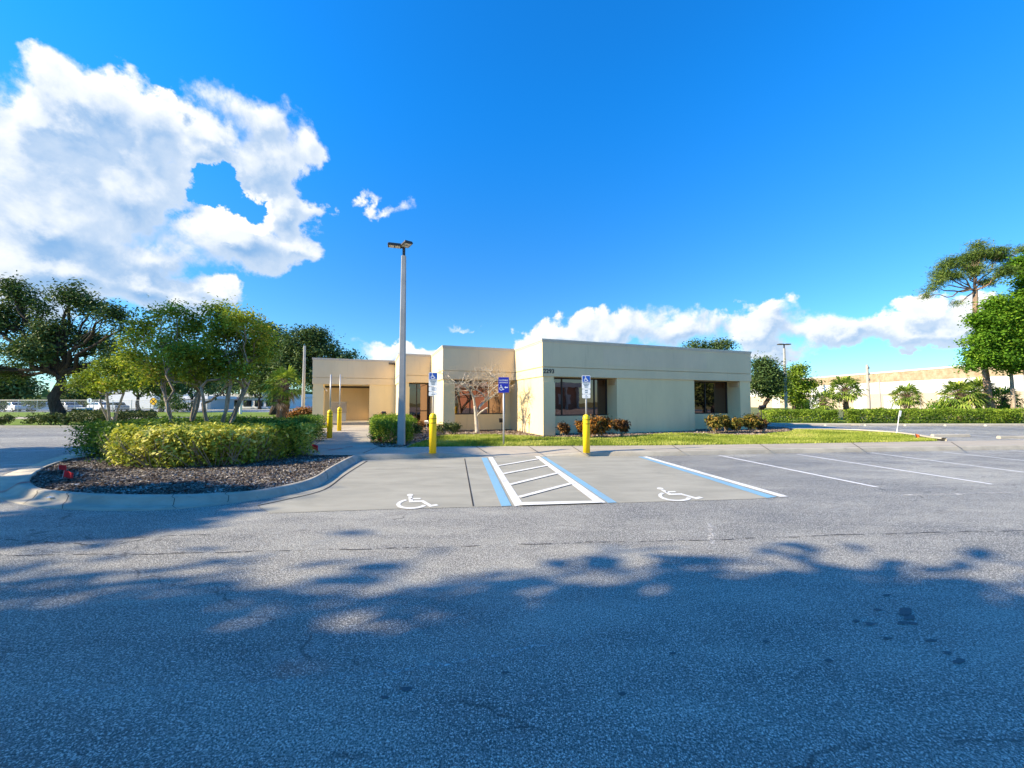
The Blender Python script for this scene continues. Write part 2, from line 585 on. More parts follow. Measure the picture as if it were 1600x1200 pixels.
def struct(o):
    o['kind'] = 'structure'
    return o


def children(o):
    return [c for c in COL.objects if c.parent == o]


def dup(root, loc, rz=0.0, label=None, scale=None):
    def cp(o, parent):
        c = o.copy()
        COL.objects.link(c)
        if parent is not None:
            c.parent = parent
        for ch in children(o):
            cp(ch, c)
        return c
    r = cp(root, None)
    r.location = loc
    r.rotation_euler = (0, 0, rz)
    if scale:
        r.scale = scale if hasattr(scale, '__len__') else (scale,) * 3
    if label:
        r['label'] = label
    return r


def npmesh(name, V, nper=4):
    n = len(V) // nper
    me = bpy.data.meshes.new(name)
    me.vertices.add(len(V))
    me.vertices.foreach_set('co', np.ascontiguousarray(V, dtype=np.float32).ravel())
    me.loops.add(n * nper)
    me.loops.foreach_set('vertex_index', np.arange(n * nper, dtype=np.int32))
    me.polygons.add(n)
    me.polygons.foreach_set('loop_start', np.arange(0, n * nper, nper, dtype=np.int32))
    me.update(calc_edges=True)
    return me


def leaves(P, size, aspect=0.5, up=0.4, var=0.35, out=None, outw=0.0, Tdir=None, tw=0.0):
    """leaf-shaped quads at points P"""
    P = np.asarray(P, float)
    n = len(P)
    N = rng.normal(size=(n, 3))
    N[:, 2] = np.abs(N[:, 2]) + up
    if out is not None:
        N += out * outw
    N /= np.linalg.norm(N, axis=1, keepdims=True)
    T = rng.normal(size=(n, 3))
    if Tdir is not None:
        T = T * (1 - tw) + Tdir * tw * 1.7
    T -= N * np.sum(T * N, axis=1, keepdims=True)
    T /= np.linalg.norm(T, axis=1, keepdims=True) + 1e-9
    B = np.cross(N, T)
    L = size * (1 + var * rng.uniform(-1, 1, size=(n, 1)))
    W = L * aspect
    a = P - T * L * 0.5
    b = P + B * W * 0.5 - T * L * 0.05 + N * L * 0.06
    c = P + T * L * 0.5 - N * L * 0.10
    d = P - B * W * 0.5 - T * L * 0.05 + N * L * 0.06
    return np.stack([a, b, c, d], axis=1).reshape(-1, 3)


def blob(px, py, Y, rx, ry, rd=None, dY=0.0):
    c = PD(px, py, Y + dY)
    k = (Y + dY) / F
    off = abs(px - 800) / F
    return (np.array(c), np.array([rx * k * (1 - 0.24 * min(off, 1.3)), (rd if rd else rx * k * (0.75 - 0.25 * min(off, 1.3))), ry * k]))


def crown_points(blobs, nclump, nleaf, cr, shell=0.5, flat=0.65, cutlow=-0.75):
    wts = np.array([np.prod(b[1]) ** (2 / 3) for b in blobs])
    wts /= wts.sum()
    which = rng.choice(len(blobs), size=nclump, p=wts)
    C, O = [], []
    for i in which:
        c, r = blobs[i]
        while True:
            d = rng.normal(size=3)
            d /= np.linalg.norm(d)
            if d[2] > cutlow or rng.random() < 0.25:
                break
        q = (1 - shell) * rng.random() + shell * rng.random() ** 0.35
        C.append(c + d * r * min(q, 1.0) * rng.uniform(0.85, 1.06))
        O.append(d)
    C = np.array(C)
    O = np.array(O)
    sz = cr * rng.uniform(0.55, 1.35, size=(nclump, 1))
    cnt = np.maximum(3, (nleaf * (sz[:, 0] / cr) ** 2)).astype(int)
    idx = np.repeat(np.arange(nclump), cnt)
    off = rng.normal(size=(len(idx), 3)) * np.array([1, 1, flat]) * 0.5
    P = C[idx] + off * sz[idx]
    return P, O[idx], C, which


def limb(a, b, r0, r1, sag=0.15, n=5, jit=0.05):
    a = Vector(a)
    b = Vector(b)
    L = (b - a).length
    pts, rad = [], []
    for i in range(n + 1):
        s = i / n
        p = a.lerp(b, s)
        p.z += sag * L * math.sin(math.pi * s)
        if 0 < i < n:
            p += Vector(rng.normal(size=3)) * jit * L
        pts.append(p)
        rad.append(r0 + (r1 - r0) * s)
    return pts, rad


def tree(name, label, cat, base, blobs, trunk_top, tr, leaf, leafmat_, barkmat, nclump, nleaf, cr, aspect=0.5, stems=1,
         spread=0.3, group=None, lean=(0, 0), shell=0.5, twigs=0.5, limb_r=0.45, cutlow=-0.75, up=0.4, flat=0.65, sag=-0.06):
    base = Vector(base)
    root = thing(name, label, cat, base, group)
    P, O, C, which = crown_points(blobs, nclump, nleaf, cr, shell, flat, cutlow)
    V = leaves(P, leaf, aspect, up, out=O, outw=0.45)
    link('crown', npmesh('crown', V), leafmat_, root)
    mb = MB()
    tops = []
    for s in range(stems):
        if stems == 1:
            top = Vector((base.x + lean[0], base.y + lean[1], base.z + trunk_top))
            b0 = base
        else:
            an = 2 * math.pi * s / stems + rng.uniform(-0.3, 0.3)
            top = base + Vector((math.cos(an) * spread + lean[0], math.sin(an) * spread * 0.8, trunk_top * rng.uniform(0.8, 1.1)))
            b0 = base + Vector((math.cos(an), math.sin(an), 0)) * tr * 1.4
        pts, rad = [], []
        for i in range(7):
            q = i / 6
            p = b0.lerp(top, q)
            p.x += lean[0] * 0.15 * math.sin(math.pi * q)
            if 0 < i < 6:
                p += Vector((rng.normal(), rng.normal(), 0)) * tr * 0.25
            pts.append(p)
            flare = 1.55 if i == 0 else (1.15 if i == 1 else 1.0)
            rad.append(tr * flare * (1 - 0.35 * q))
        pts[0].z -= 0.25
        mb.tube(pts, rad, 10)
        tops.append(top)
    for i, (c, r) in enumerate(blobs):
        t0 = tops[i % len(tops)] if stems > 1 else tops[0]
        r0 = tr * limb_r
        p, rd = limb(t0 - Vector((0, 0, tr * 0.4)), Vector(c), r0, r0 * 0.3, sag, 6, 0.035)
        mb.tube(p, rd, 6)
        ids = np.where(which == i)[0]
        for k in ids[: int(len(ids) * twigs)]:
            s = p[rng.integers(2, len(p))]
            q, qd = limb(s, Vector(C[k]), r0 * 0.26, r0 * 0.06, 0.03, 3, 0.05)
            mb.tube(q, qd, 4, cap=False)
    mb.build('trunk', barkmat, root, smooth=True)
    return root


def shrub_ball(name, label, cat, base, r, h, leaf, lm, n, aspect=0.45, group=None, local=False, lumps=7, stem=True):
    base = Vector(base)
    root = thing(name, label, cat, base, group, local=local)
    blobs = [(np.array([base.x, base.y, base.z + h * 0.58]), np.array([r * 0.75, r * 0.75, h * 0.38]))]
    for k in range(lumps):
        a = rng.uniform(0, 6.28)
        blobs.append((np.array([base.x + math.cos(a) * r * 0.55, base.y + math.sin(a) * r * 0.55, base.z + h * rng.uniform(0.42, 0.78)]),
                      np.array([r * 0.42, r * 0.42, h * 0.24])))
    P, O, C, _ = crown_points(blobs, max(20, n // 14), 14, r * 0.30, 0.75, 0.9, -1)
    P[:, 2] = np.maximum(P[:, 2], base.z + 0.05)
    link('foliage', npmesh('foliage', leaves(P, leaf, aspect, 0.2, out=O, outw=0.8, Tdir=O, tw=0.5)), lm, root)
    if stem:
        mb = MB()
        for k in range(9):
            a = rng.uniform(0, 6.28)
            mb.tube(*limb(base + Vector((math.cos(a), math.sin(a), -0.3)) * 0.05,
                          base + Vector((math.cos(a) * r * 0.5, math.sin(a) * r * 0.5, h * rng.uniform(0.5, 0.75))), 0.014, 0.006, 0, 3, 0.05), n=5)
        mb.build('stem', 'twig', root)
    return root


def hedge_poly(name, label, poly, z0, h, leaf, lm, dens, jag=0.05, aspect=0.5, twigs=60, cat='hedge', group=None, lump=0.12, low=0.0):
    """clipped hedge: leaves in a shell over a footprint polygon"""
    poly = [Vector((p[0], p[1])) for p in poly]
    n = len(poly)
    area = 0
    for i in range(n):
        area += poly[i].x * poly[(i + 1) % n].y - poly[(i + 1) % n].x * poly[i].y
    ccw = area > 0
    area = abs(area) / 2
    cx = sum(p.x for p in poly) / n
    cy = sum(p.y for p in poly) / n
    root = thing(name, label, cat, (cx, cy, z0), group)
    pts, outs = [], []
    # sides
    for i in range(n):
        a, b = poly[i], poly[(i + 1) % n]
        d = b - a
        L = d.length
        nr = Vector((d.y, -d.x)).normalized() * (1 if ccw else -1)
        k = int(L * h * dens * 1.7)
        s = rng.random(k)
        deep = np.where(rng.random(k) < 0.42, rng.random(k) * 0.40 + 0.05, 0.0)
        z = low + (1 - low) * rng.random(k) ** 0.8
        bulge = 0.10 * np.sin(np.clip(z, 0, 1) * math.pi) - 0.10 * (1 - z)
        ph = rng.uniform(0, 6, 4)
        lum = lump * (np.sin(s * L * 2.1 + ph[0]) * np.sin(z * h * 4 + ph[1]) + 0.6 * np.sin(s * L * 5.3 + ph[2]) * np.sin(z * h * 7 + ph[3]))
        o = bulge + lum + rng.normal(size=k) * jag - np.abs(rng.normal(size=k)) * 0.13
        o = o - deep
        x = a.x + d.x * s + nr.x * o
        y = a.y + d.y * s + nr.y * o
        zz = z0 + z * h + rng.normal(size=k) * 0.02
        pts.append(np.stack([x, y, zz], 1))
        outs.append(np.tile([nr.x, nr.y, 0.3], (k, 1)))
    # top, rejection sampled
    x0, x1 = min(p.x for p in poly), max(p.x for p in poly)
    y0, y1 = min(p.y for p in poly), max(p.y for p in poly)
    k = int((x1 - x0) * (y1 - y0) * dens)
    q = rng.random((k, 2)) * [x1 - x0, y1 - y0] + [x0, y0]
    inside = np.zeros(k, bool)
    for i in range(n):
        a, b = poly[i], poly[(i + 1) % n]
        c = ((a.y > q[:, 1]) != (b.y > q[:, 1])) & (q[:, 0] < (b.x - a.x) * (q[:, 1] - a.y) / ((b.y - a.y) if abs(b.y - a.y) > 1e-9 else 1e-9) + a.x)
        inside ^= c
    q = q[inside]
    q = np.concatenate([q, q[: int(len(q) * 0.6)] + rng.normal(size=(int(len(q) * 0.6), 2)) * 0.05])
    k = len(q)
    deep = np.where(np.arange(k) >= int(k / 1.6), rng.random(k) * 0.35 + 0.05, 0.0)
    lum = lump * 0.7 * (np.sin(q[:, 0] * 2.3 + 1) * np.sin(q[:, 1] * 2.7) + 0.6 * np.sin(q[:, 0] * 5.1) * np.sin(q[:, 1] * 4.7 + 2))
    z = z0 + h + lum + rng.normal(size=k) * jag - np.abs(rng.normal(size=k)) * 0.08 - deep
    pts.append(np.concatenate([q, z[:, None]], 1))
    outs.append(np.tile([0, 0, 1.0], (k, 1)))
    P = np.concatenate(pts)
    O = np.concatenate(outs)
    link('foliage', npmesh('foliage', leaves(P, leaf, aspect, 0.15, out=O, outw=0.9)), lm, root)
    # leafless woody core and twigs showing between the leaves
    mb = MB()
    for k in range(twigs):
        i = rng.integers(0, n)
        a, b = poly[i], poly[(i + 1) % n]
        d = b - a
        nr = Vector((d.y, -d.x)).normalized() * (1 if ccw else -1)
        p = a + d * rng.random() - nr * rng.uniform(0.15, 0.4)
        e = p + nr * rng.uniform(0.2, 0.5) + d.normalized() * rng.uniform(-0.4, 0.4)
        mb.tube(*limb((p.x, p.y, z0 - 0.05), (e.x, e.y, z0 + h * rng.uniform(0.4, 0.95)), 0.011, 0.005, 0.02, 3, 0.04), n=4)
    if twigs:
        mb.build('undergrowth', 'twig', root)
    return root


M['shrub_core'] = simple('hedge_inner_growth', (0.02, 0.026, 0.012), 0.95, 0.05, var=0.5, scale=14)


def catmull(pts, k=4):
    pts = [Vector(p) for p in pts]
    out = []
    for i in range(len(pts) - 1):
        p0, p1, p2, p3 = pts[max(i - 1, 0)], pts[i], pts[i + 1], pts[min(i + 2, len(pts) - 1)]
        for j in range(k):
            t = j / k
            out.append(0.5 * ((2 * p1) + (p2 - p0) * t + (2 * p0 - 5 * p1 + 4 * p2 - p3) * t * t + (3 * p1 - p0 - 3 * p2 + p3) * t ** 3))
    out.append(pts[-1])
    return out


def text(s, size, mat, parent, fr_origin, xdir, updir, name='lettering', extrude=0.002, align='CENTER', sx=1.0):
    cu = bpy.data.curves.new(name, 'FONT')
    cu.body = s
    cu.size = size
    cu.align_x = align
    cu.align_y = 'CENTER'
    cu.extrude = extrude
    cu.offset = size * 0.012
    cu.resolution_u = 2
    tmp = bpy.data.objects.new('tmp_text', cu)
    me = bpy.data.meshes.new_from_object(tmp)
    bpy.data.objects.remove(tmp)
    X = Vector(xdir).normalized()
    Yv = Vector(updir).normalized()
    Z = X.cross(Yv)
    mt = Matrix(((X.x * sx, Yv.x, Z.x, fr_origin[0]), (X.y * sx, Yv.y, Z.y, fr_origin[1]), (X.z * sx, Yv.z, Z.z, fr_origin[2]), (0, 0, 0, 1)))
    me.transform(mt)
    me.name = name
    return link(name, me, mat, parent)


def isa(mb, fr, s=1.0, ox=0.0, oy=0.0, bold=1.0, thick=0.0):
    """wheelchair access symbol in a unit box, origin bottom-left"""
    def T(pts):
        return [(ox + x * s, oy + y * s) for x, y in pts]
    mb.disc((ox + 0.36 * s, oy + 0.91 * s), 0.085 * s * bold, fr, thick)
    mb.stroke(T([(0.365, 0.80), (0.40, 0.44), (0.66, 0.44), (0.80, 0.11), (0.95, 0.17)]), 0.095 * s * bold, fr, thick)
    mb.stroke(T([(0.385, 0.63), (0.63, 0.63)]), 0.075 * s * bold, fr, thick)
    arc = [(0.42 + 0.29 * math.cos(R(a)), 0.30 + 0.29 * math.sin(R(a))) for a in range(118, 346, 12)]
    mb.stroke(T(arc), 0.085 * s * bold, fr, thick)


# ================================================================== SKY AND LIGHT
SUN_EL = 29.0
SUN_DIR = Vector((-0.963, -0.27, 0)).normalized()   # horizontal direction towards the sun
sun_az = math.atan2(SUN_DIR.x, SUN_DIR.y)             # clockwise from +Y
sd = bpy.data.lights.new('sun', 'SUN')
sd.energy = 4.6
sd.angle = R(0.75)
sd.color = (1.0, 0.84, 0.60)
so = bpy.data.objects.new('sun', sd)
COL.objects.link(so)
tow = Vector((SUN_DIR.x * math.cos(R(SUN_EL)), SUN_DIR.y * math.cos(R(SUN_EL)), math.sin(R(SUN_EL))))
so.rotation_euler = tow.to_track_quat('Z', 'Y').to_euler()
so.location = (-60, -20, 60)

w = bpy.data.worlds.new('World')
scene.world = w
w.use_nodes = True
wt = w.node_tree
wt.nodes.clear()
t = NT(wt)
wout = t.n('ShaderNodeOutputWorld')
bg = t.n('ShaderNodeBackground')
sky = t.n('ShaderNodeTexSky')
sky.sky_type = 'NISHITA'
sky.sun_disc = False
sky.sun_elevation = R(SUN_EL)
sky.sun_rotation = sun_az
sky.air_density = 1.0
sky.dust_density = 0.25
sky.ozone_density = 3.0
SKY_STR = 0.121
hsv = t.n('ShaderNodeHueSaturation')
hsv.inputs['Saturation'].default_value = 1.22
hsv.inputs['Value'].default_value = 1.0
t.put(hsv.inputs['Color'], sky.outputs[0])
tc = t.n('ShaderNodeTexCoord')
D = tc.outputs['Generated']
sepd = t.n('ShaderNodeSeparateXYZ')
t.put(sepd.inputs[0], D)
az = t.m('ARCTAN2', sepd.outputs[0], sepd.outputs[1])
el = t.m('ARCSINE', sepd.outputs[2])
el_true = el


def azel(px, py):
    r = Vector(ray(px, py)).normalized()
    return math.atan2(r.x, r.y), math.asin(r.z)


def blobfield(az_, el_, bl):
    acc = None
    for px, py, rx, ry, wgt in bl:
        a0, e0 = azel(px, py)
        ra = abs(azel(px + rx, py)[0] - azel(px - rx, py)[0]) / 2
        re = abs(azel(px, py + ry)[1] - azel(px, py - ry)[1]) / 2
        dx = t.m('MULTIPLY', t.m('SUBTRACT', az_, a0), 1 / ra)
        dy = t.m('MULTIPLY', t.m('SUBTRACT', el_, e0), 1 / re)
        d2 = t.m('ADD', t.m('MULTIPLY', dx, dx), t.m('MULTIPLY', dy, dy))
        f = t.m('MULTIPLY', t.m('SUBTRACT', 1.0, t.m('SQRT', d2)), wgt)
        acc = f if acc is None else t.m('SMOOTH_MAX', acc, f, 0.25)
    return acc


CL_BIG = [(60, 245, 215, 122, 1), (118, 158, 115, 64, 1), (225, 195, 120, 75, 1), (395, 185, 92, 66, 1), (425, 255, 85, 85, 1), (455, 325, 75, 62, 1),
          (350, 372, 170, 55, 1), (200, 300, 160, 120, 1.1), (60, 350, 220, 110, 1.1), (320, 240, 90, 55, 1), (258, 152, 22, 18, 0.9), (325, 215, 90, 45, 1.0), (85, 195, 95, 65, 1.25), (240, 395, 120, 48, 1.0), (330, 355, 90, 34, 1.0), (440, 385, 60, 30, 0.9)]
CL_HOLE = [(350, 300, 62, 32, 1.0), (374, 282, 28, 24, 0.8)]
CL_LOW = [(60, 425, 240, 62, 1), (215, 440, 90, 52, 1), (335, 450, 72, 30, 1), (300, 470, 70, 30, 1), (600, 328, 40, 13, 0.50), (577, 314, 12, 16, 0.45),
          (620, 556, 84, 26, 1), (690, 562, 70, 24, 1), (718, 505, 36, 8, 0.5), (790, 556, 60, 16, 1), (850, 532, 66, 36, 1), (950, 522, 100, 38, 1), (1075, 512, 90, 36, 1),
          (1180, 520, 100, 32, 1), (1300, 518, 130, 32, 1), (1420, 515, 110, 32, 1), (1432, 480, 72, 27, 1), (1500, 500, 80, 36, 1), (1200, 548, 90, 18, 0.8),
          (1205, 487, 28, 8, 0.5), (1240, 478, 13, 8, 0.45), (1425, 546, 22, 8, 0.5)]


def cloud_density(az_, el_, vec):
    big = blobfield(az_, el_, CL_BIG)
    hole = blobfield(az_, el_, CL_HOLE)
    hole = t.m('MAXIMUM', hole, 0.0)
    big = t.m('SUBTRACT', big, t.m('MULTIPLY', hole, 1.35))
    low = blobfield(az_, el_, CL_LOW)
    f = t.m('MAXIMUM', big, low)
    n1 = t.noise(vec, 7.5, 10, 0.62, 0.25)
    wv = t_warp(vec)
    v1 = t.m('ADD', t.m('MULTIPLY', t.voro(wv, 13.0, 'SMOOTH_F1'), 0.62), t.m('MULTIPLY', t.voro(wv, 30.0, 'SMOOTH_F1'), 0.38))
    nn = t.m('ADD', t.m('MULTIPLY', t.m('SUBTRACT', n1, 0.5), 1.55), t.m('MULTIPLY', t.m('SUBTRACT', 0.40, v1), 1.0))
    return t.m('ADD', f, nn), f, n1


def t_warp(vec):
    nd = t.n('ShaderNodeTexNoise')
    t.put(nd.inputs['Vector'], vec)
    nd.inputs['Scale'].default_value = 14
    nd.inputs['Detail'].default_value = 5
    sub = t.n('ShaderNodeVectorMath', operation='SUBTRACT')
    t.put(sub.inputs[0], nd.outputs['Color'])
    sub.inputs[1].default_value = (0.5, 0.5, 0.5)
    sc = t.n('ShaderNodeVectorMath', operation='SCALE')
    t.put(sc.inputs[0], sub.outputs[0])
    sc.inputs['Scale'].default_value = 0.06
    ad = t.n('ShaderNodeVectorMath', operation='ADD')
    t.put(ad.inputs[0], vec)
    t.put(ad.inputs[1], sc.outputs[0])
    return ad.outputs[0]


wpn = t.n('ShaderNodeTexNoise')
t.put(wpn.inputs['Vector'], D)
wpn.inputs['Scale'].default_value = 10.0
wpn.inputs['Detail'].default_value = 7
wpn.inputs['Roughness'].default_value = 0.6
wps = t.n('ShaderNodeSeparateColor')
t.put(wps.inputs[0], wpn.outputs['Color'])
az = t.m('ADD', az, t.m('MULTIPLY', t.m('SUBTRACT', wps.outputs[0], 0.5), 0.17))
el = t.m('ADD', el, t.m('MULTIPLY', t.m('SUBTRACT', wps.outputs[1], 0.5), 0.13))
dens, fld, nz = cloud_density(az, el, D)
offv = t.n('ShaderNodeVectorMath', operation='ADD')
t.put(offv.inputs[0], D)
offv.inputs[1].default_value = (-0.020, -0.004, 0.022)
dens2, fld2, nz2 = cloud_density(t.m('ADD', az, -0.022), t.m('ADD', el, 0.024), offv.outputs[0])
front = t.ss(sepd.outputs[1], 0.0, 0.15)
softn = t.ss(t.noise(D, 4.0, 3), 0.42, 0.62)
alpha = t.m('MULTIPLY', t.ss(dens, 0.0, t.m('ADD', 0.22, t.m('MULTIPLY', softn, 0.32))), front)
lit = t.ss(t.m('SUBTRACT', dens, dens2), -0.30, 0.60)
thick = t.ss(dens, 0.15, 0.95)
bright = t.m('ADD', t.m('MULTIPLY', lit, 0.80), t.m('MULTIPLY', t.m('SUBTRACT', 1.0, thick), 0.42), clamp=True)
CLOUD = 0.462
shade_c = (0.25 * CLOUD / SKY_STR, 0.46 * CLOUD / SKY_STR, 0.76 * CLOUD / SKY_STR)
lit_c = (1.06 * CLOUD / SKY_STR, 1.06 * CLOUD / SKY_STR, 1.03 * CLOUD / SKY_STR)
cc = t.mix(bright, shade_c, lit_c)
tint = t.mix(t.ss(el_true, 0.10, 0.72), (0.41, 0.64, 0.78), (0.12, 0.90, 1.28))
clear = t.mix(1.0, hsv.outputs[0], tint, 'MULTIPLY')
skyc = t.mix(t.m('MULTIPLY', alpha, 0.97), clear, cc)
t.put(bg.inputs['Color'], skyc)
bg.inputs['Strength'].default_value = SKY_STR
wt.links.new(bg.outputs[0], wout.inputs[0])
w.cycles.sampling_method = 'MANUAL'
w.cycles.sample_map_resolution = 512

scene.view_settings.view_transform = 'Standard'
scene.view_settings.look = 'None'
scene.view_settings.gamma = 1
scene.view_settings.exposure = 1.24
scene.cycles.max_bounces = 6
scene.cycles.diffuse_bounces = 4
scene.cycles.glossy_bounces = 3
scene.cycles.transmission_bounces = 3
scene.cycles.transparent_max_bounces = 8
scene.cycles.use_denoising = True
scene.cycles.sample_clamp_indirect = 6

# ================================================================== GROUND
def sheet(name, poly, mat, z):
    return struct(MB().sheet([(p[0], p[1]) for p in poly], z).build(name, mat))


def gp(pts, z=0.0):
    return [G(px, py, z) for px, py in pts]


sheet('ground', [(-900, -300), (900, -300), (900, 1400), (-900, 1400)], 'ground', -0.06)
LOT = [(-60, -60), (75, -60), (75, 28.2), (26, 28.6), (22, 29.0), (18.6, 29.6), (20, 44), (20, 60), (9, 60), (3, 36), (-14, 27.5), (-20, 25.5), (-60, 25.5)]
sheet('parking_lot', LOT, 'asphalt', 0.0)

# left strips beyond the entrance drive
struct(MB().box(-120, -18.5, 25.5, 25.75, -0.02, 0.13).build('far_curb', 'curb', bevel=0.02))
sheet('near_verge', [(-140, 25.76), (-14.2, 25.76), (-12, 37), (-140, 37)], 'field', 0.06)
sheet('side_road', [(-160, 37.2), (-8, 37.2), (4, 42.5), (-160, 42.5)], 'walk', 0.02)
sheet('far_verge', [(-200, 42.7), (8, 42.7), (18, 61), (-200, 61)], 'field', 0.05)
sheet('neighbour_lot', [(-220, 61.2), (-20, 61.2), (-20, 88), (-220, 88)], 'asphalt', 0.02)
sheet('back_field', [(-20, 61.2), (30, 61.2), (30, 140), (-20, 140)], 'field', 0.0)

# concrete accessible bays
PAD_LEFT = [(568, 719.5), (530, 738.5), (500, 759.5), (464, 771), (430, 779), (403, 790)]
PAD = [(422, 802), (450, 801.5), (607, 796), (800, 791), (946, 786.8), (1004, 785), (1100, 782.2), (1175, 780), (1216, 777.4), (1006, 713.7), (997, 713), (912, 713),
       (836, 713.6), (760, 714), (722, 715.2), (672, 716), (600, 718.4)] + PAD_LEFT
sheet('accessible_bays', gp(PAD), 'pad', 0.005)


def ribbon(name, segs, mat, z, w=None):
    """each seg: two pixel points of a centre line with a width in metres"""
    mb = MB()
    for a, b, wd in segs:
        mb.stroke([G(*a), G(*b)], wd, lambda x, y, o: (x, y, z))
    return struct(mb.build(name, mat))


Z1 = 0.010
ribbon('pad_joints', [((726, 717), (739.5, 791.5), 0.022), ((560, 735), (790, 728), 0.010)], 'joint', Z1)
gl = MB()
gl.stroke(catmull([G(*p) for p in [(574, 720.5), (540, 742), (507, 765.5), (450, 780.5), (403, 790.5)]], 5), 0.035, lambda x, y, o: (x, y, Z1))
struct(gl.build('gutter_joint', 'joint'))


def quad(name, pts, mat, z):
    return struct(MB().sheet(gp(pts), z).build(name, mat))


# access aisle
mb = MB()
mb.sheet(gp([(762.8, 715), (770, 715), (818, 789.5), (804.5, 792)]), Z1)
mb.sheet(gp([(835.5, 713.5), (842.5, 713.5), (947, 786.5), (931, 787.2)]), Z1 + 0.0045)
for a, b, wd in (((777.5, 728.7), (841, 718.0), 0.115), ((786, 741.3), (857, 727.8), 0.115), ((796, 758.4), (874, 739.4), 0.115), ((810, 778.3), (897, 755.3), 0.115)):
    mb.stroke([G(*a), G(*b)], wd, lambda x, y, o: (x, y, Z1 + 0.009))
mb.sheet(gp([(813, 786.8), (936, 784.2), (940, 787.4), (812, 791.6)]), Z1 + 0.0135)
struct(mb.build('aisle_marking', 'white_paint'))
mb = MB()
mb.sheet(gp([(752, 715.5), (761, 715.5), (799, 791), (783.5, 791.8)]), Z1)
mb.sheet(gp([(846, 714.3), (852.5, 714.3), (964, 786), (950, 786.5)]), Z1)
mb.sheet(gp([(996.5, 714), (1002.5, 714), (1214, 777.2), (1199, 778.8)]), Z1)
struct(mb.build('blue_bay_marking', 'blue_paint'))
mb = MB()
mb.sheet(gp([(1004, 714), (1011, 713.7), (1232, 776.4), (1219, 777.0)]), Z1)
struct(mb.build('white_bay_marking', 'white_paint'))
ribbon('stall_lines', [((1123.8, 711.6), (1371, 761.6), 0.10), ((1245, 709.9), (1551, 757), 0.10), ((1362, 707.8), (1640, 743.2), 0.10), ((1473, 706.5), (1720, 732.6), 0.10),
                       ((1580, 704), (1800, 723.6), 0.10)], 'thin_white', 0.006)
ribbon('drive_lines', [((20, 706), (150, 700), 0.10), ((5, 727), (52, 725.5), 0.10)], 'thin_white', 0.006)
mb = MB()
# right lot across the lawn: faint stall stripes
for x in (20.0, 22.8, 25.6, 28.4, 31.2, 34.0, 36.8, 39.6):
    mb.stroke([(x + 1.6, 22.6), (x + 2.6, 27.8)], 0.10, lambda a, b, o: (a, b, 0.006))
    mb.stroke([(x + 3.2, 16.6), (x + 4.0, 20.6)], 0.10, lambda a, b, o: (a, b, 0.006))
struct(mb.build('far_stall_lines', 'thin_white'))


def ground_symbol(name, corners):
    """corners in pixels: bottom-left, bottom-right, top-right, top-left of the symbol box"""
    a, b, c, d = (G(*p) for p in corners)
    mb = MB()

    def fr(x, y, o):
        p = (a * (1 - x) + b * x) * (1 - y) + (d * (1 - x) + c * x) * y
        return (p.x, p.y, Z1 + 0.001 + o)
    isa(mb, fr, 1.0, 0, 0, 1.0)
    # neighbouring strokes of the stencil lie a few millimetres apart
    k = 0
    for f in mb.f:
        pass
    return struct(mb.build(name, 'white_paint'))


ground_symbol('bay_symbol_marking', [(609, 796.5), (690, 793.5), (676, 772), (621, 772.8)])
ground_symbol('bay_symbol_marking', [(1030, 784.5), (1108, 781.3), (1063, 761.5), (1010, 763)])

# damp footprints and drips on the asphalt
mb = MB()
for px, py, rx, ry in ((1385, 930.5, 6, 1.8), (1414, 957, 11, 7), (1421, 965, 9, 4), (1412, 973, 10, 2.6), (1427, 974.5, 7, 2), (1337, 971, 6, 1.8), (1360, 975, 9, 2.4), (1371, 953, 7, 1.8),
                       (1386, 998, 7, 2), (1455, 1001, 10, 2), (1480, 1020, 8, 2.2), (1498, 1034, 9, 3.6), (1295, 1033, 7, 2.6), (1197, 1003, 6, 2.2), (1052, 1021, 5, 2), (636, 1077, 9, 4),
                       (602, 1090, 6, 3), (790, 1051, 6, 2), (972, 1085, 6, 3)):
    c = G(px, py)
    q = G(px + rx, py) - c
    s = G(px, py - ry) - c
    vs = []
    for k in range(14):
        a = k / 14 * 6.283
        r = 1 + 0.22 * rng.normal()
        p = c + q * math.cos(a) * r + s * math.sin(a) * r
        vs.append((p.x, p.y, 0.004))
    mb.add(vs, [tuple(range(14))])
struct(mb.build('damp_stains', 'stain'))

# an old paving seam and a long pale scrape in the asphalt
def worn_strip(name, pts, w, col, lo, hi, sc):
    m, t, out = newmat(name)
    P = pos(t)
    p = t.n('ShaderNodeBsdfPrincipled')
    p.inputs['Base Color'].default_value = (*col, 1)
    p.inputs['Roughness'].default_value = 0.8
    tr = t.n('ShaderNodeBsdfTransparent')
    mx = t.n('ShaderNodeMixShader')
    t.put(mx.inputs[0], t.ss(t.noise(P, sc, 5, 0.7), lo, hi))
    t.nt.links.new(tr.outputs[0], mx.inputs[1])
    t.nt.links.new(p.outputs[0], mx.inputs[2])
    t.nt.links.new(mx.outputs[0], out.inputs[0])
    q = catmull([G(*p_) for p_ in pts], 12)
    q = [Vector((v.x + 0.012 * math.sin(i * 1.7), v.y + 0.014 * math.sin(i * 0.9) + 0.008 * math.sin(i * 2.3), 0)) for i, v in enumerate(q)]
    return struct(MB().stroke(q, w, lambda x, y, o: (x, y, 0.0045)).build(name, m))


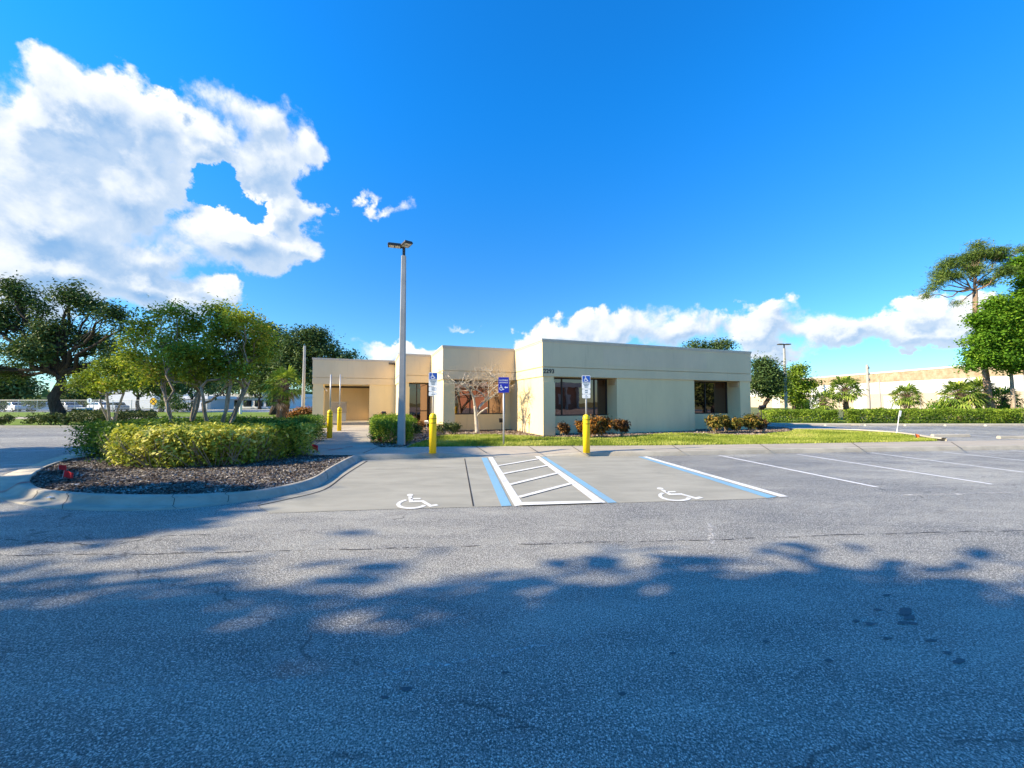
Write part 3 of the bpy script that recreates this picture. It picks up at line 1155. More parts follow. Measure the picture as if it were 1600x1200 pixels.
worn_strip('paving_seam', [(-60, 868), (220, 866), (430, 861), (620, 857), (880, 849), (1100, 844), (1320, 836), (1600, 829)], 0.022, (0.06, 0.06, 0.062), 0.44, 0.58, 5.0)
worn_strip('paving_seam', [(0, 843), (90, 848), (170, 851), (260, 838), (330, 836)], 0.016, (0.06, 0.06, 0.062), 0.42, 0.55, 5.0)
worn_strip('asphalt_scrape', [(60, 1081), (220, 1077), (380, 1070), (520, 1061), (640, 1045), (760, 1026), (900, 998)], 0.030, (0.62, 0.61, 0.58), 0.50, 0.64, 26.0)
worn_strip('asphalt_scrape', [(1108, 818), (1111, 835), (1113, 850)], 0.05, (0.72, 0.71, 0.68), 0.46, 0.62, 22.0)
worn_strip('asphalt_scrape', [(1350, 775), (1500, 772), (1640, 768)], 0.10, (0.55, 0.54, 0.50), 0.46, 0.62, 3.0)
# ---------------------------------------------------------------- front kerb and sidewalk
KB = [(556, 719, .15), (600, 718, .15), (640, 716.8, .15), (672, 715.3, .15), (700, 714.8, .135), (725, 714.3, .085), (745, 713.6, .03), (762, 713.2, .012), (800, 713, .012), (836, 712.9, .012),
      (850, 712.8, .025), (880, 712.7, .075), (920, 712.5, .125), (960, 712.5, .15), (997, 712.5, .15), (1060, 711.6, .15), (1123, 710.3, .15), (1250, 707.5, .15), (1300, 706.7, .15), (1400, 705, .15),
      (1600, 702.2, .15), (1800, 699.5, .15), (2300, 693, .15)]
base = catmull([Vector((*G(a, b)[:2], c)) for a, b, c in KB], 3)
rows = []
walk_front = []
for i, p in enumerate(base):
    d = (base[min(i + 1, len(base) - 1)] - base[max(i - 1, 0)])
    nrm = Vector((-d.y, d.x, 0)).normalized()
    h = max(0.012, p.z)
    b0 = Vector((p.x, p.y, 0))
    prof = [(-0.01, -0.03), (0.0, 0.0), (0.025, h * 0.75), (0.05, h * 0.95), (0.075, h), (0.22, h + 0.002), (0.222, h - 0.03)]
    rows.append([tuple(b0 + nrm * o + Vector((0, 0, z))) for o, z in prof])
    walk_front.append(b0 + nrm * 0.228 + Vector((0, 0, h - 0.002)))
struct(MB().loft(rows).build('front_curb', 'curb', smooth=True))
BACK = [(556, 700), (600, 699), (640, 698.2), (672, 698), (700, 697.6), (725, 697.4), (745, 697.2), (762, 697), (800, 696.9), (836, 696.8), (850, 696.7), (880, 696.6), (920, 696.4), (960, 696.2),
        (997, 696), (1060, 695.3), (1123, 694.7), (1250, 692.8), (1300, 692), (1400, 690.4), (1600, 687.5), (1800, 685), (2300, 679)]
back = catmull([G(a, b, .15) for a, b in BACK], 3)
rows = []
for f, b in zip(walk_front, back):
    row = []
    for k in range(9):
        s = k / 8
        e = s * s * (3 - 2 * s)
        p = f.lerp(b, s)
        z = f.z + (0.15 - f.z) * min(1, e * 1.6)
        row.append((p.x, p.y, z))
    rows.append(row)
struct(MB().loft(rows).build('sidewalk', 'walk', smooth=True))
WALK = gp([(560, 708), (556, 710.8), (484, 710.6), (486, 696), (489, 680), (496, 671.5), (508, 664.2), (577, 664.0), (578, 676), (579, 690), (590, 697.5), (602, 700.5)], .15)
sheet('entrance_walk', WALK, 'walk', 0.146)
mb = MB()
for a, b in (((486, 699), (513, 679)), ((497, 684), (578, 682)), ((508, 673), (578, 672)), ((567, 708), (590, 698.5))):
    mb.stroke([G(*a, .15), G(*b, .15)], 0.03, lambda x, y, o: (x, y, 0.152))
for px in (757, 838, 905, 1062, 1200, 1345, 1500):
    a, b = G(px + 4, 708.5 - (px - 757) * 0.0085, .15), G(px - 14, 696.8 - (px - 757) * 0.0085, .15)
    mb.stroke([a, b], 0.025, lambda x, y, o: (x, y, 0.1535))
struct(mb.build('sidewalk_joints', 'joint'))
mb = MB()
for pts in ([(512, 703.5), (524, 702), (535, 700.6)], [(540, 698.6), (551, 698)], [(488, 706), (500, 704)]):
    mb.stroke([G(*p, .15) for p in pts], 0.10, lambda x, y, o: (x, y, 0.1575))
struct(mb.build('red_sidewalk_marking', 'red_paint'))

# ---------------------------------------------------------------- planted island: kerb, mulch
IN = [(557, 711), (550, 712.2), (520, 727), (490, 745), (453, 756), (390, 767), (312, 771.6), (250, 772.8), (172, 772), (103, 768), (66, 763), (50, 755.5), (47, 749), (53, 742), (73, 729), (106, 718), (134, 713)]
OU = [(566, 718.5), (556, 722), (528, 738.5), (498, 759.5), (462, 770.5), (396, 782), (320, 791.5), (252, 797), (165, 798), (88, 795.3), (30, 787), (-8, 776), (-14, 758), (4, 744), (48, 728), (92, 713.5), (126, 708)]
inn = [G(a, b, .15) for a, b in IN] + [Vector((-13.1, 12.6, .15)), Vector((-13.4, 15.5, .15)), Vector((-12.6, 18.5, .15)), Vector((-11, 21, .15)), Vector((-9.9, 23.2, .15))]
out_ = [G(a, b, 0) for a, b in OU] + [Vector((-13.6, 12.7, 0)), Vector((-13.95, 15.6, 0)), Vector((-13.1, 18.9, 0)), Vector((-11.4, 21.5, 0)), Vector((-10.3, 23.6, 0))]
inn = catmull(inn, 5)
out_ = catmull(out_, 5)
rows = []
for a, b in zip(inn, out_):
    d = Vector((b.x - a.x, b.y - a.y, 0))
    L = d.length
    u = d / L
    a0 = Vector((a.x, a.y, 0))
    tw = min(0.17, L * 0.42)
    fw = min(tw + 0.12, L * 0.80)
    row = [a0 + Vector((0, 0, 0.08)), a0 + Vector((0, 0, .147)), a0 + u * 0.02 + Vector((0, 0, .157)), a0 + u * (tw - .03) + Vector((0, 0, .155)), a0 + u * tw + Vector((0, 0, .142)), a0 + u * (tw + 0.03) + Vector((0, 0, .115)),
           a0 + u * fw + Vector((0, 0, .035)), a0 + u * (fw + (L - fw) * 0.3) + Vector((0, 0, .022)), a0 + u * L + Vector((0, 0, .010)), a0 + u * (L + .01) + Vector((0, 0, -.03))]
    rows.append([tuple(p) for p in row])
struct(MB().loft(rows).build('island_curb', 'curb', smooth=True))


def on_curb(i, s, z):
    a, b = inn[i], out_[i]
    return (a.x + (b.x - a.x) * s, a.y + (b.y - a.y) * s, z)


# cracks and red utility paint run over the rolled kerb
mb = MB()
for i in (12, 27, 33, 44, 49):
    r = [Vector(p) for p in rows[i]]
    r2 = [Vector(p) for p in rows[i + 1]]
    q = [(p.lerp(p2, 0.5 + 0.2 * math.sin(k * 2.1))) + Vector((0, -0.003, 0.004)) for k, (p, p2) in enumerate(zip(r, r2))][2:9]
    mb.loft([[tuple(p - Vector((0.005, 0, 0))) for p in q], [tuple(p + Vector((0.005, 0, 0))) for p in q]])
struct(mb.build('curb_cracks', 'joint'))
mb = MB()
for off in (0.0, 0.5):
    i = 56
    r = [Vector(p) for p in rows[i]]
    r2 = [Vector(p) for p in rows[i + 1]]
    q = [p.lerp(p2, off) + Vector((-0.004, 0, 0.005)) for p, p2 in zip(r, r2)][1:9]
    dirn = (r2[4] - r[4]).normalized() * 0.028
    mb.loft([[tuple(p - dirn) for p in q], [tuple(p + dirn) for p in q]])
struct(mb.build('red_curb_marking', 'red_paint'))
ISL = [(p.x, p.y) for p in inn] + [(-8.6, 23.2), (-8.0, 19.5), (-7.95, 15.6), (-7.7, 12.6), (-7.4, 11.6)]
struct(MB().sheet(ISL, 0.125).build('island_mulch', 'mulch'))


def inpoly(q, poly):
    inside = np.zeros(len(q), bool)
    n = len(poly)
    for i in range(n):
        a, b = poly[i], poly[(i + 1) % n]
        if abs(b[1] - a[1]) < 1e-9:
            continue
        c = ((a[1] > q[:, 1]) != (b[1] > q[:, 1])) & (q[:, 0] < (b[0] - a[0]) * (q[:, 1] - a[1]) / (b[1] - a[1]) + a[0])
        inside ^= c
    return inside


def scatter(poly, dens, ymax=None):
    xs = [p[0] for p in poly]
    ys = [p[1] for p in poly]
    x0, x1, y0, y1 = min(xs), max(xs), min(ys), max(ys)
    if ymax:
        y1 = min(y1, ymax)
    k = int((x1 - x0) * (y1 - y0) * dens)
    q = rng.random((k, 2)) * [x1 - x0, y1 - y0] + [x0, y0]
    return q[inpoly(q, poly)]


def chips(name, poly, dens, z, mat, size, ymax=None):
    q = scatter(poly, dens, ymax)
    P = np.concatenate([q, z + 0.018 * rng.random((len(q), 1))], 1)
    o = link(name, npmesh(name, leaves(P, size, 0.34, 2.2, 0.6)), mat)
    o['kind'] = 'stuff'
    return o


chips('mulch_chips', ISL, 950, 0.130, 'chip', 0.062, 12.5)

# ---------------------------------------------------------------- lawn in front of the building
LAWN = gp([(636, 700), (645, 698.4), (672, 698.2), (725, 697.6), (800, 697), (880, 696.8), (997, 696.2), (1123, 694.9), (1250, 693), (1300, 692.2), (1400, 690.6), (1466, 688.8), (1452, 686.3), (1425, 681.5), (1390, 677.4),
           (1320, 673), (1242, 671.2), (1236, 675), (1180, 681), (1100, 679), (1040, 678), (1000, 681), (960, 684.5), (905, 684), (850, 684.5), (815, 681.5), (770, 680), (700, 680.5), (680, 684), (660, 690)], .15)
struct(MB().sheet(LAWN, 0.142).build('lawn', 'lawn'))
q = scatter([(p.x, p.y) for p in LAWN], 1150)
n = len(q)
hgt = 0.045 + 0.055 * rng.random(n) ** 1.5
patch = np.sin(q[:, 0] * 1.3) * np.sin(q[:, 1] * 1.9 + 1)
hgt *= 1 + 0.25 * patch
az_b = rng.uniform(0, 6.283, n)
wv = np.stack([np.cos(az_b), np.sin(az_b), np.zeros(n)], 1) * 0.010
lean = rng.normal(size=(n, 3)) * 0.030
P0_ = np.concatenate([q, np.full((n, 1), 0.138)], 1)
tip = P0_ + lean
tip[:, 2] = P0_[:, 2] + hgt
V = np.stack([P0_ - wv, P0_ + wv, tip + wv * 0.5, tip - wv * 0.3], 1).reshape(-1, 3)
o = link('lawn_grass', npmesh('lawn_grass', V), 'blade')
o['kind'] = 'stuff'
# rough grass creeping out where the walk meets the pier on the left
o = link('verge_grass', None or npmesh('verge_grass', leaves(np.concatenate([scatter([(p.x, p.y) for p in gp([(486, 671), (520, 668), (520, 664), (486, 665)], .15)], 420),
                                                                            np.full((0, 2), 0.0)]) @ np.array([[1, 0, 0], [0, 1, 0]]) + np.array([0, 0, 0.17]), 0.10, 0.2, 0.0)), 'blade')
o['kind'] = 'stuff'

BED = gp([(590, 697.5), (636, 700), (660, 690), (680, 684), (700, 680.5), (770, 680), (815, 681.5), (850, 684.5), (850, 676), (790, 664), (700, 661), (660, 655), (600, 655), (578, 664), (579, 690)], .15)
struct(MB().sheet(BED, 0.132).build('planting_bed', 'mulch_pale'))
chips('bed_chips', [(p.x, p.y) for p in BED], 260, 0.136, 'chip_pale', 0.10)
BED2 = gp([(850, 684.5), (905, 684), (960, 684.5), (1000, 681), (1040, 678), (1100, 679), (1180, 681), (1236, 675), (1232, 668), (1180, 664), (860, 672)], .15)
struct(MB().sheet(BED2, 0.130).build('shrub_bed', 'mulch_pale'))
chips('shrub_bed_chips', [(p.x, p.y) for p in BED2], 200, 0.134, 'chip_pale', 0.10)
BEDL = [(-31, 29.5), (-12.5, 29.5), (-11.5, 35.5), (-32, 35.5)]
struct(MB().sheet(BEDL, 0.075).build('oak_bed', 'mulch'))
# island across the right-hand lot, with its kerb
RI = [(14.5, 33.2), (17.8, 29.9), (19.3, 28.9), (24, 28.2), (30, 27.9), (74, 27.4), (74, 33), (40, 36), (15, 40)]
struct(MB().prism(RI, -0.04, 0.12).build('right_verge', 'field'))
cu = [Vector((*p, 0)) for p in catmull([Vector((a, b, 0)) for a, b in ((14.3, 33.2), (17.7, 29.75), (19.25, 28.75), (24, 28.05), (30, 27.75), (74, 27.25))], 4)] if False else catmull([Vector((a, b, 0)) for a, b in ((14.3, 33.2), (17.7, 29.75), (19.25, 28.75), (24, 28.05), (30, 27.75), (74, 27.25))], 4)
rws = []
for i, p in enumerate(cu):
    d = (cu[min(i + 1, len(cu) - 1)] - cu[max(i - 1, 0)]).normalized()
    nr = Vector((-d.y, d.x, 0))
    rws.append([tuple(p + nr * o_ + Vector((0, 0, z))) for o_, z in ((-0.12, -0.03), (-0.12, 0.10), (-0.08, 0.145), (0.08, 0.145), (0.1, 0.1))])
struct(MB().loft(rws).build('right_curb', 'curb', smooth=True))
# kerb strip around the lawn tip
lt = catmull([G(a, b, 0) for a, b in ((1236, 673.2), (1320, 674), (1390, 678.2), (1428, 682.5), (1456, 687.2), (1475, 689.5))], 4)
rws = []
for i, p in enumerate(lt):
    d = (lt[min(i + 1, len(lt) - 1)] - lt[max(i - 1, 0)]).normalized()
    nr = Vector((-d.y, d.x, 0))
    rws.append([tuple(Vector((p.x, p.y, 0)) + nr * o_ + Vector((0, 0, z))) for o_, z in ((-0.10, 0.1), (-0.08, 0.155), (0.08, 0.155), (0.10, 0.14), (0.11, -0.02))])
struct(MB().loft(rws).build('lawn_curb', 'curb', smooth=True))

# ================================================================== THE OFFICE BUILDING
ANG = R(20)
P0 = G(848, 681, 0.15)
BLD = thing('office_building', 'single storey cream stucco building with stepped front, flat roof and dark bronze windows', 'building', P0, rz=ANG, local=True)
OUTL = [(13.62, 0), (0, 0), (0, 3.73), (-4.06, 3.73), (-4.06, 8.05), (-6.03, 8.05), (-6.03, 12.4), (-11.4, 12.4), (-11.4, 27), (13.62, 27)]


def offset(poly, d):
    """grow (d > 0) a clockwise outline"""
    n = len(poly)
    area = sum(poly[i][0] * poly[(i + 1) % n][1] - poly[(i + 1) % n][0] * poly[i][1] for i in range(n))
    s = 1 if area > 0 else -1
    res = []
    for i in range(n):
        a, b, c = Vector(poly[i - 1]), Vector(poly[i]), Vector(poly[(i + 1) % n])
        d0, d1 = (b - a).normalized(), (c - b).normalized()
        n0, n1 = Vector((d0.y, -d0.x)) * s, Vector((d1.y, -d1.x)) * s
        m_ = (n0 + n1)
        m_ = m_ / max(0.3, m_.dot(n0))
        res.append(tuple(b + m_ * d))
    return res


TOPZ = 4.58
mb = MB()
mb.prism(OUTL, 3.258, 4.44)
mb.prism(offset(OUTL, -0.06), 3.19, 3.28)
mb.prism(OUTL, 2.80, 3.222)
mb.build('fascia', 'stucco_band', BLD)
mb = MB()
mb.prism(offset(OUTL, 0.018), 4.425, 4.50)
mb.prism(offset(OUTL, 0.040), 4.495, TOPZ)
mb.build('coping', 'coping', BLD)
MB().sheet(offset(OUTL, -0.3), TOPZ + 0.006).build('roof', 'roof', BLD)
MB().box(3.35, 10.15, -0.004, 0.05, 3.42, 4.25).build('repainted_patch', 'stucco_patch', BLD)
D_ = 0.9
mb = MB()
WT = 2.83
# right wing
mb.box(0.05, 0.62, 0.05, 1.3, 0, WT)                      # corner pier
mb.box(0.04, 0.66, 0.012, 0.06, 0, 2.527)                 # thicker face of the pier with its ledge
mb.box(0.05, 0.30, 1.3, 5.0, -.1, WT)                     # sunlit side wall
mb.box(0.62, 4.20, D_ + 0.02, D_ + 0.3, -.1, 0.88)        # wall under the window
mb.box(4.18, 9.27, 0.05, 1.3, -.1, WT)
mb.box(9.25, 12.75, D_ + 0.02, D_ + 0.3, -.1, 0.88)
mb.box(12.74, 13.57, 0.05, 1.3, -.1, WT)
mb.box(13.27, 13.56, 1.3, 26.9, -.1, WT)
# second step
mb.box(-4.01, -3.44, 3.78, 4.9, 0, WT)
mb.box(-4.02, -3.40, 3.742, 3.79, 0, 2.527)
mb.box(-4.01, -3.75, 4.9, 9.3, -.1, WT)
mb.box(-3.44, 0.05, 3.73 + D_, 3.73 + D_ + 0.3, -.1, 0.88)
mb.box(-0.28, 0.05, 3.73 + D_ + 0.02, 3.73 + D_ + 0.31, 0.88, WT)
# third step
mb.box(-5.98, -5.42, 8.10, 9.3, 0, WT)
mb.box(-5.99, -5.38, 8.062, 8.11, 0, 2.527)
mb.box(-5.98, -5.72, 9.3, 13.6, -.1, WT)
# fourth step with its porch
mb.box(-11.35, -10.72, 12.45, 13.3, -.1, WT)
mb.box(-11.36, -10.68, 12.412, 12.46, 0, 2.527)
mb.box(-7.77, -5.98, 12.45, 16.0, -.1, WT)
mb.box(-11.34, -11.1, 15.7, 26.9, -.1, WT)
mb.build('wall', 'stucco', BLD)
mb = MB()
mb.box(-11.1, -7.77, 15.7, 16.0, 0, WT)
mb.build('porch_back_wall', 'porch_wall', BLD)
MB().box(-10.68, -7.78, 12.25, 15.7, -.1, 0.13).build('porch_floor', 'walk', BLD)
MB().box(-11.09, -7.78, 15.66, 15.699, 2.66, 2.80).build('shadow_gap_strip', 'frame', BLD)  # dark strip stands in for the shadow gap atop the porch back wall


def window(u0, u1, w, z0, z1, mulls, rails=(), fw=0.06):
    fr = MB()
    fr.box(u0, u1, w - 0.05, w + 0.06, z0, z0 + fw)
    fr.box(u0, u1, w - 0.05, w + 0.06, z1 - fw, z1)
    for u in (u0, u1 - fw):
        fr.box(u, u + fw, w - 0.047, w + 0.057, z0 + fw, z1 - fw)
    for u in mulls:
        fr.box(u - fw / 2, u + fw / 2, w - 0.044, w + 0.054, z0 + fw, z1 - fw)
    for a, b, z in rails:
        fr.box(a, b, w - 0.040, w + 0.05, z - fw / 2, z + fw / 2)
    f = fr.build('window', 'frame', BLD, bevel=0.004)
    us = [u0 + 0.01] + list(mulls) + [u1 - 0.01]
    for a, b in zip(us[:-1], us[1:]):
        MB().box(a, b, w, w + 0.012, z0 + 0.01, z1 - 0.01).build('pane', 'glass', f)
    return f


window(0.62, 4.18, D_ + 0.06, 0.881, 2.799, (1.50, 3.40))
window(9.27, 12.74, D_ + 0.06, 0.881, 2.799, (11.0,))
window(-3.44, -0.28, 3.73 + D_ + 0.06, 0.881, 2.799, (-2.35, -1.25))
window(-5.42, -3.99, 8.05 + D_ + 0.06, 0.02, 2.799, (-4.85, -4.15), ((-4.85, -4.15, 1.0),))
# header box over the right-hand window and small vents in the reveals
MB().box(9.26, 9.60, 0.35, D_, 2.55, 2.802).build('shade_box', 'frame', BLD)
for u in (4.14, 12.70):
    MB().box(u, u + 0.06, 0.15, 0.72, 2.46, 2.74).build('wall_vent', 'soffit', BLD, bevel=0.01)
text('2293', 0.285, 'black', BLD, (0.33, -0.012, 3.035), (1, 0, 0), (0, 0, 1), 'house_number', 0.01, 'CENTER', 1.02)
# fixtures on the left part
mb = MB()
mb.lathe([(0.10, 0.0), (0.11, 0.02), (0.11, 0.03)], 16, (-8.2, 13.7, 2.765))
mb.build('ceiling_light', 'white_plastic', BLD)
sc = MB()
sc.obox((-10.62, 12.9, 2.42), (0.10, 0.36, 0.11), 0.5, 0.35)
sc.obox((-10.68, 12.95, 2.52), (0.05, 0.05, 0.2))
sc.build('security_camera', 'white_plastic', BLD, bevel=0.02)
fl = MB()
fl.obox((-6.35, 12.22, 4.33), (0.30, 0.16, 0.10), 0.2, 0.4)
fl.obox((-6.02, 12.25, 4.33), (0.24, 0.14, 0.10), -0.3, 0.4)
fl.obox((-6.18, 12.33, 4.36), (0.10, 0.16, 0.06))
fl.build('flood_light', 'dark_bronze', BLD, bevel=0.01)

# service cabinet in the porch
c = Matrix.Translation(P0) @ Matrix.Rotation(ANG, 4, 'Z') @ Vector((-9.9, 14.6, 0.13))
CAB = thing('service_cabinet', 'grey metal service cabinet standing in the shaded porch behind yellow bollards', 'cabinet', c, rz=ANG, local=True)
mb = MB()
mb.box(-0.55, 0.55, -0.25, 0.25, 0.62, 1.45)
mb.build('housing', 'cabinet', CAB, bevel=0.02)
mb = MB()
mb.box(-0.50, 0.50, -0.22, 0.22, 0.0, 0.615)
mb.build('pedestal', 'shed_grey', CAB)
MB().box(-0.50, 0.50, -0.268, -0.251, 0.68, 1.38).build('door', 'cabinet', CAB, bevel=0.006)

# ================================================================== BOLLARDS, SIGNS, LAMPS
BOL = [(0.0, 0.0), (0.112, 0.0), (0.112, 0.93), (0.112, 1.10), (0.106, 1.16), (0.088, 1.205), (0.055, 1.235), (0.0, 1.245)]


def bollard(label, loc, group, post_top, plates=None, h=1.245, r=1.0):
    name = 'sign_bollard' if plates else 'bollard'
    b = thing(name, label, 'bollard', loc, group, local=True)
    k = h / 1.245
    MB().lathe([(x * r, z * k) for x, z in BOL], 24).build('cover', 'yellow', b, smooth=True)
    for z in (0.94, 1.075):
        MB().lathe([(0.1135 * r, z * k - 0.012), (0.1145 * r, z * k - 0.008), (0.1145 * r, z * k + 0.008), (0.1135 * r, z * k + 0.012)], 24).build('band', 'yellow_dark', b, smooth=True)
    mb = MB()
    mb.tube([(0, 0, h - 0.05), (0, 0, post_top)], 0.028, 12)
    mb.build('post', 'galv', b, smooth=True)
    if plates:
        pw, z0 = plates

        def rrect(w_, za, zb, rad=0.025, y=-0.034, tk=0.006):
            pts = []
            for cx, cz, a0 in ((w_ / 2 - rad, zb - rad, 0), (-w_ / 2 + rad, zb - rad, 90), (-w_ / 2 + rad, za + rad, 180), (w_ / 2 - rad, za + rad, 270)):
                for a in (0, 30, 60, 90):
                    pts.append((cx + rad * math.cos(R(a0 + a)), cz + rad * math.sin(R(a0 + a))))
            n_ = len(pts)
            vs = [(x, y, z) for x, z in pts] + [(x, y - tk, z) for x, z in pts]
            return MB().add(vs, [tuple(range(n_)), tuple(reversed(range(n_, 2 * n_)))] + [(i, n_ + i, n_ + (i + 1) % n_, (i + 1) % n_) for i in range(n_)])
        # upper plate: blue symbol panel over the permit text
        za, zb = z0 + 0.30, z0 + 0.73
        up = rrect(pw, za, zb).build('sign_plate', 'sign_white', b)
        bl = rrect(pw - 0.03, zb - 0.205, zb - 0.015, 0.015, -0.041, 0.002).build('symbol_panel', 'sign_blue', up)
        mb = MB()
        isa(mb, lambda x, y, o: (x, -0.0465 - o, y), 0.165, -0.085, zb - 0.195, 1.1)
        mb.build('access_symbol', 'sign_white', up)
        for i, s in enumerate(('PARKING BY', 'DISABLED', 'PERMIT', 'ONLY')):
            text(s, 0.043, 'ink', up, (0, -0.043, zb - 0.235 - i * 0.047), (1, 0, 0), (0, 0, 1), 'lettering', 0.001)
        lo = rrect(pw * 0.97, z0 + 0.135, z0 + 0.29).build('sign_plate', 'sign_white', b)
        for i, s in enumerate(('$250', 'FINE')):
            text(s, 0.045, 'ink', lo, (0, -0.043, z0 + 0.245 - i * 0.060), (1, 0, 0), (0, 0, 1), 'lettering', 0.001)
        l2 = rrect(pw * 0.97, z0, z0 + 0.125).build('sign_plate', 'sign_white', b)
        for i, s in enumerate(('F.S.', '318.18')):
            text(s, 0.036, 'ink', l2, (0, -0.043, z0 + 0.088 - i * 0.048), (1, 0, 0), (0, 0, 1), 'lettering', 0.001)
    return b


gB = 'yellow bollards in front of the building'
p = G(676, 708, .15)
bollard('yellow bollard with disabled parking sign near the tall light pole', p, gB, 2.37, (0.27, 1.78), 1.24)
p = G(916.5, 707.2, .12)
bollard('yellow bollard with disabled parking sign in front of the window below the house number', p, gB, 2.33, (0.27, 1.74), 1.22)
p = G(514.8, 684.3, .15)
bollard('yellow bollard with bare grey post, nearer of the pair at the entrance walk', p, gB, 2.80, None, 1.24)
p = G(530, 673, .15)
bollard('yellow bollard with bare grey post, farther of the pair by the porch step', p, gB, 3.1, None, 1.30)

# blue way-finding sign on its own post in the grass
p = G(787, 695.5, .15)
AS = thing('accessible_sign', 'deep blue accessible entrance sign with left arrow on grey post in the lawn', 'sign', p, local=True)
MB().tube([(0, 0, -0.2), (0, 0, 2.42)], 0.032, 12).build('post', 'galv', AS, smooth=True)
mb = MB()
mb.box(-0.195, 0.195, -0.046, -0.036, 1.93, 2.50)
pl = mb.build('sign_plate', 'sign_navy', AS, bevel=0.004)
text('ACCESSIBLE', 0.064, 'sign_white', pl, (0, -0.049, 2.385), (1, 0, 0), (0, 0, 1), 'lettering', 0.001, sx=0.95)
text('ENTRANCE', 0.064, 'sign_white', pl, (0, -0.049, 2.30), (1, 0, 0), (0, 0, 1), 'lettering', 0.001, sx=0.95)
mb = MB()
isa(mb, lambda x, y, o: (x, -0.0495 - o, y), 0.20, -0.175, 2.02, 1.05)
mb.build('access_symbol', 'sign_white', pl)
mb = MB()
mb.stroke([(0.155, 2.125), (0.07, 2.125)], 0.034, lambda x, y, o: (x, -0.0495, y))
mb.add([(0.02, -0.0495, 2.125), (0.075, -0.0495, 2.085), (0.075, -0.0495, 2.165)], [(0, 1, 2)])
mb.build('arrow', 'sign_white', pl)


# light poles
def light_pole(label, loc, h, wb, wt_, rz, arms, group, mat='pole_conc'):
    lp = thing('light_pole', label, 'light pole', loc, group, local=True, rz=rz)
    mb = MB()
    c = 0.12
    rows_ = []
    for z, w_ in ((-0.3, wb), (h * 0.5, (wb + wt_) / 2), (h, wt_)):
        q = w_ / 2
        k = q * c * 2
        rows_.append([(-q + k, -q, z), (q - k, -q, z), (q, -q + k, z), (q, q - k, z), (q - k, q, z), (-q + k, q, z), (-q, q - k, z), (-q, -q + k, z), (-q + k, -q, z)])
    mb.loft(rows_)
    mb.add(rows_[2][:8], [tuple(range(8))])
    mb.build('pole', mat, lp)
    mb = MB()
    mb.tube([(0, 0, h - 0.02), (0, 0, h + 0.42)], 0.055, 10)
    for a, L in arms:
        d = Vector((math.cos(a), math.sin(a), 0))
        mb.tube([Vector((0, 0, h + 0.30)), Vector((0, 0, h + 0.36)) + d * L], 0.035, 8)
    mb.build('bracket', 'dark_bronze', lp)
    for a, L in arms:
        d = Vector((math.cos(a), math.sin(a), 0))
        hd = MB()
        cen = Vector((0, 0, h + 0.37)) + d * (L + 0.22)
        hd.obox(cen + Vector((0, 0, 0.045)), (0.46, 0.28, 0.04), a)
        hd.obox(cen, (0.50, 0.32, 0.065), a)
        ho = hd.build('lamp_head', 'dark_bronze', lp, bevel=0.015)
        ln = MB()
        for s in (-0.11, 0.11):
            ln.obox(cen + d * s + Vector((0, 0, -0.034)), (0.18, 0.24, 0.012), a)
        ln.build('lens', 'lens', ho)
    return lp


gL = 'concrete light poles around the lot'
p = G(627, 694.5, .15)
light_pole('tall tapering concrete light pole with two dark lamp heads beside the clipped hedge', p, 7.15, 0.27, 0.165, R(8), ((R(188), 0.12), (R(-62), 0.05)), gL)
p = G(1229, 655, 0.12)
light_pole('concrete light pole with two flat lamp heads beyond the right end of the building', p, 6.6, 0.22, 0.15, 0.0, ((R(180), 0.1), (0.0, 0.1)), gL)

# small landscape lights
def stake_light(label, loc, h, s, mat, rz=0.0, tilt=0.5):
    g = thing('landscape_light', label, 'landscape light', loc, 'small lights in the planting beds', local=True, rz=rz)
    MB().tube([(0, 0, -0.15), (0, 0, h)], 0.016 * s, 8).build('stake', mat, g)
    hd = MB()
    hd.obox((0, -0.02, h + 0.09 * s), (0.24 * s, 0.13 * s, 0.20 * s), 0, tilt)
    hd.obox((0, -0.08, h + 0.16 * s), (0.27 * s, 0.10 * s, 0.03 * s), 0, tilt)
    hd.build('lamp_head', mat, g, bevel=0.012)
    return g


stake_light('black flood light on a stake below the window right of the bare tree', G(783.5, 674, .15), 0.50, 1.0, 'black')
stake_light('small black light behind the orange croton left of the light pole', G(600, 671, .15), 0.86, 0.9, 'black')
stake_light('pale grey stake light in front of the glass door', G(666.5, 672, .15), 0.38, 0.8, 'white_plastic')
stake_light('black post light beside the croton at the right corner of the building', G(1190.5, 671, .15), 1.15, 1.15, 'black')

# red marker flags and litter
def flag(label, loc, mat='flag_red', h=0.28, rz=0.0, s=1.0):
    g = thing('marker_flag', label, 'marker flag', loc, 'small utility marker flags', local=True, rz=rz)
    MB().tube([(0, 0, -0.05), (0.02, 0.01, h)], 0.004 * s, 6).build('wire', 'galv', g)
    rows_ = []
    for i in range(6):
        q = i / 5
        rows_.append([(0.02 + q * 0.17 * s, 0.03 * math.sin(q * 5), h - 0.13 * s - 0.10 * q * s), (0.02 + q * 0.17 * s, 0.03 * math.sin(q * 5 + .4), h - 0.05 * q * s)])
    MB().loft(rows_).build('cloth', mat, g)
    return g


flag('crumpled red marker flag in the mulch, nearer of two by the curb bend', G(97, 747, .15), 'flag_red', 0.15, 0.4, 0.95)
flag('small red marker flag in the mulch, farther of two by the curb bend', G(90, 738, .15), 'flag_red', 0.17, 1.5, 0.7)
flag('red marker flag at the right end of the island hedge', G(486, 707, .15), 'flag_red', 0.26, 0.6, 1.0)
flag('red marker flag below the clipped hedge beside the light pole', G(589.5, 692, .15), 'flag_red', 0.26, 1.1, 1.0)
flag('orange marker flag at the tip of the lawn', G(1430, 685.5, .15), 'flag_orange', 0.22, 0.2, 1.2)


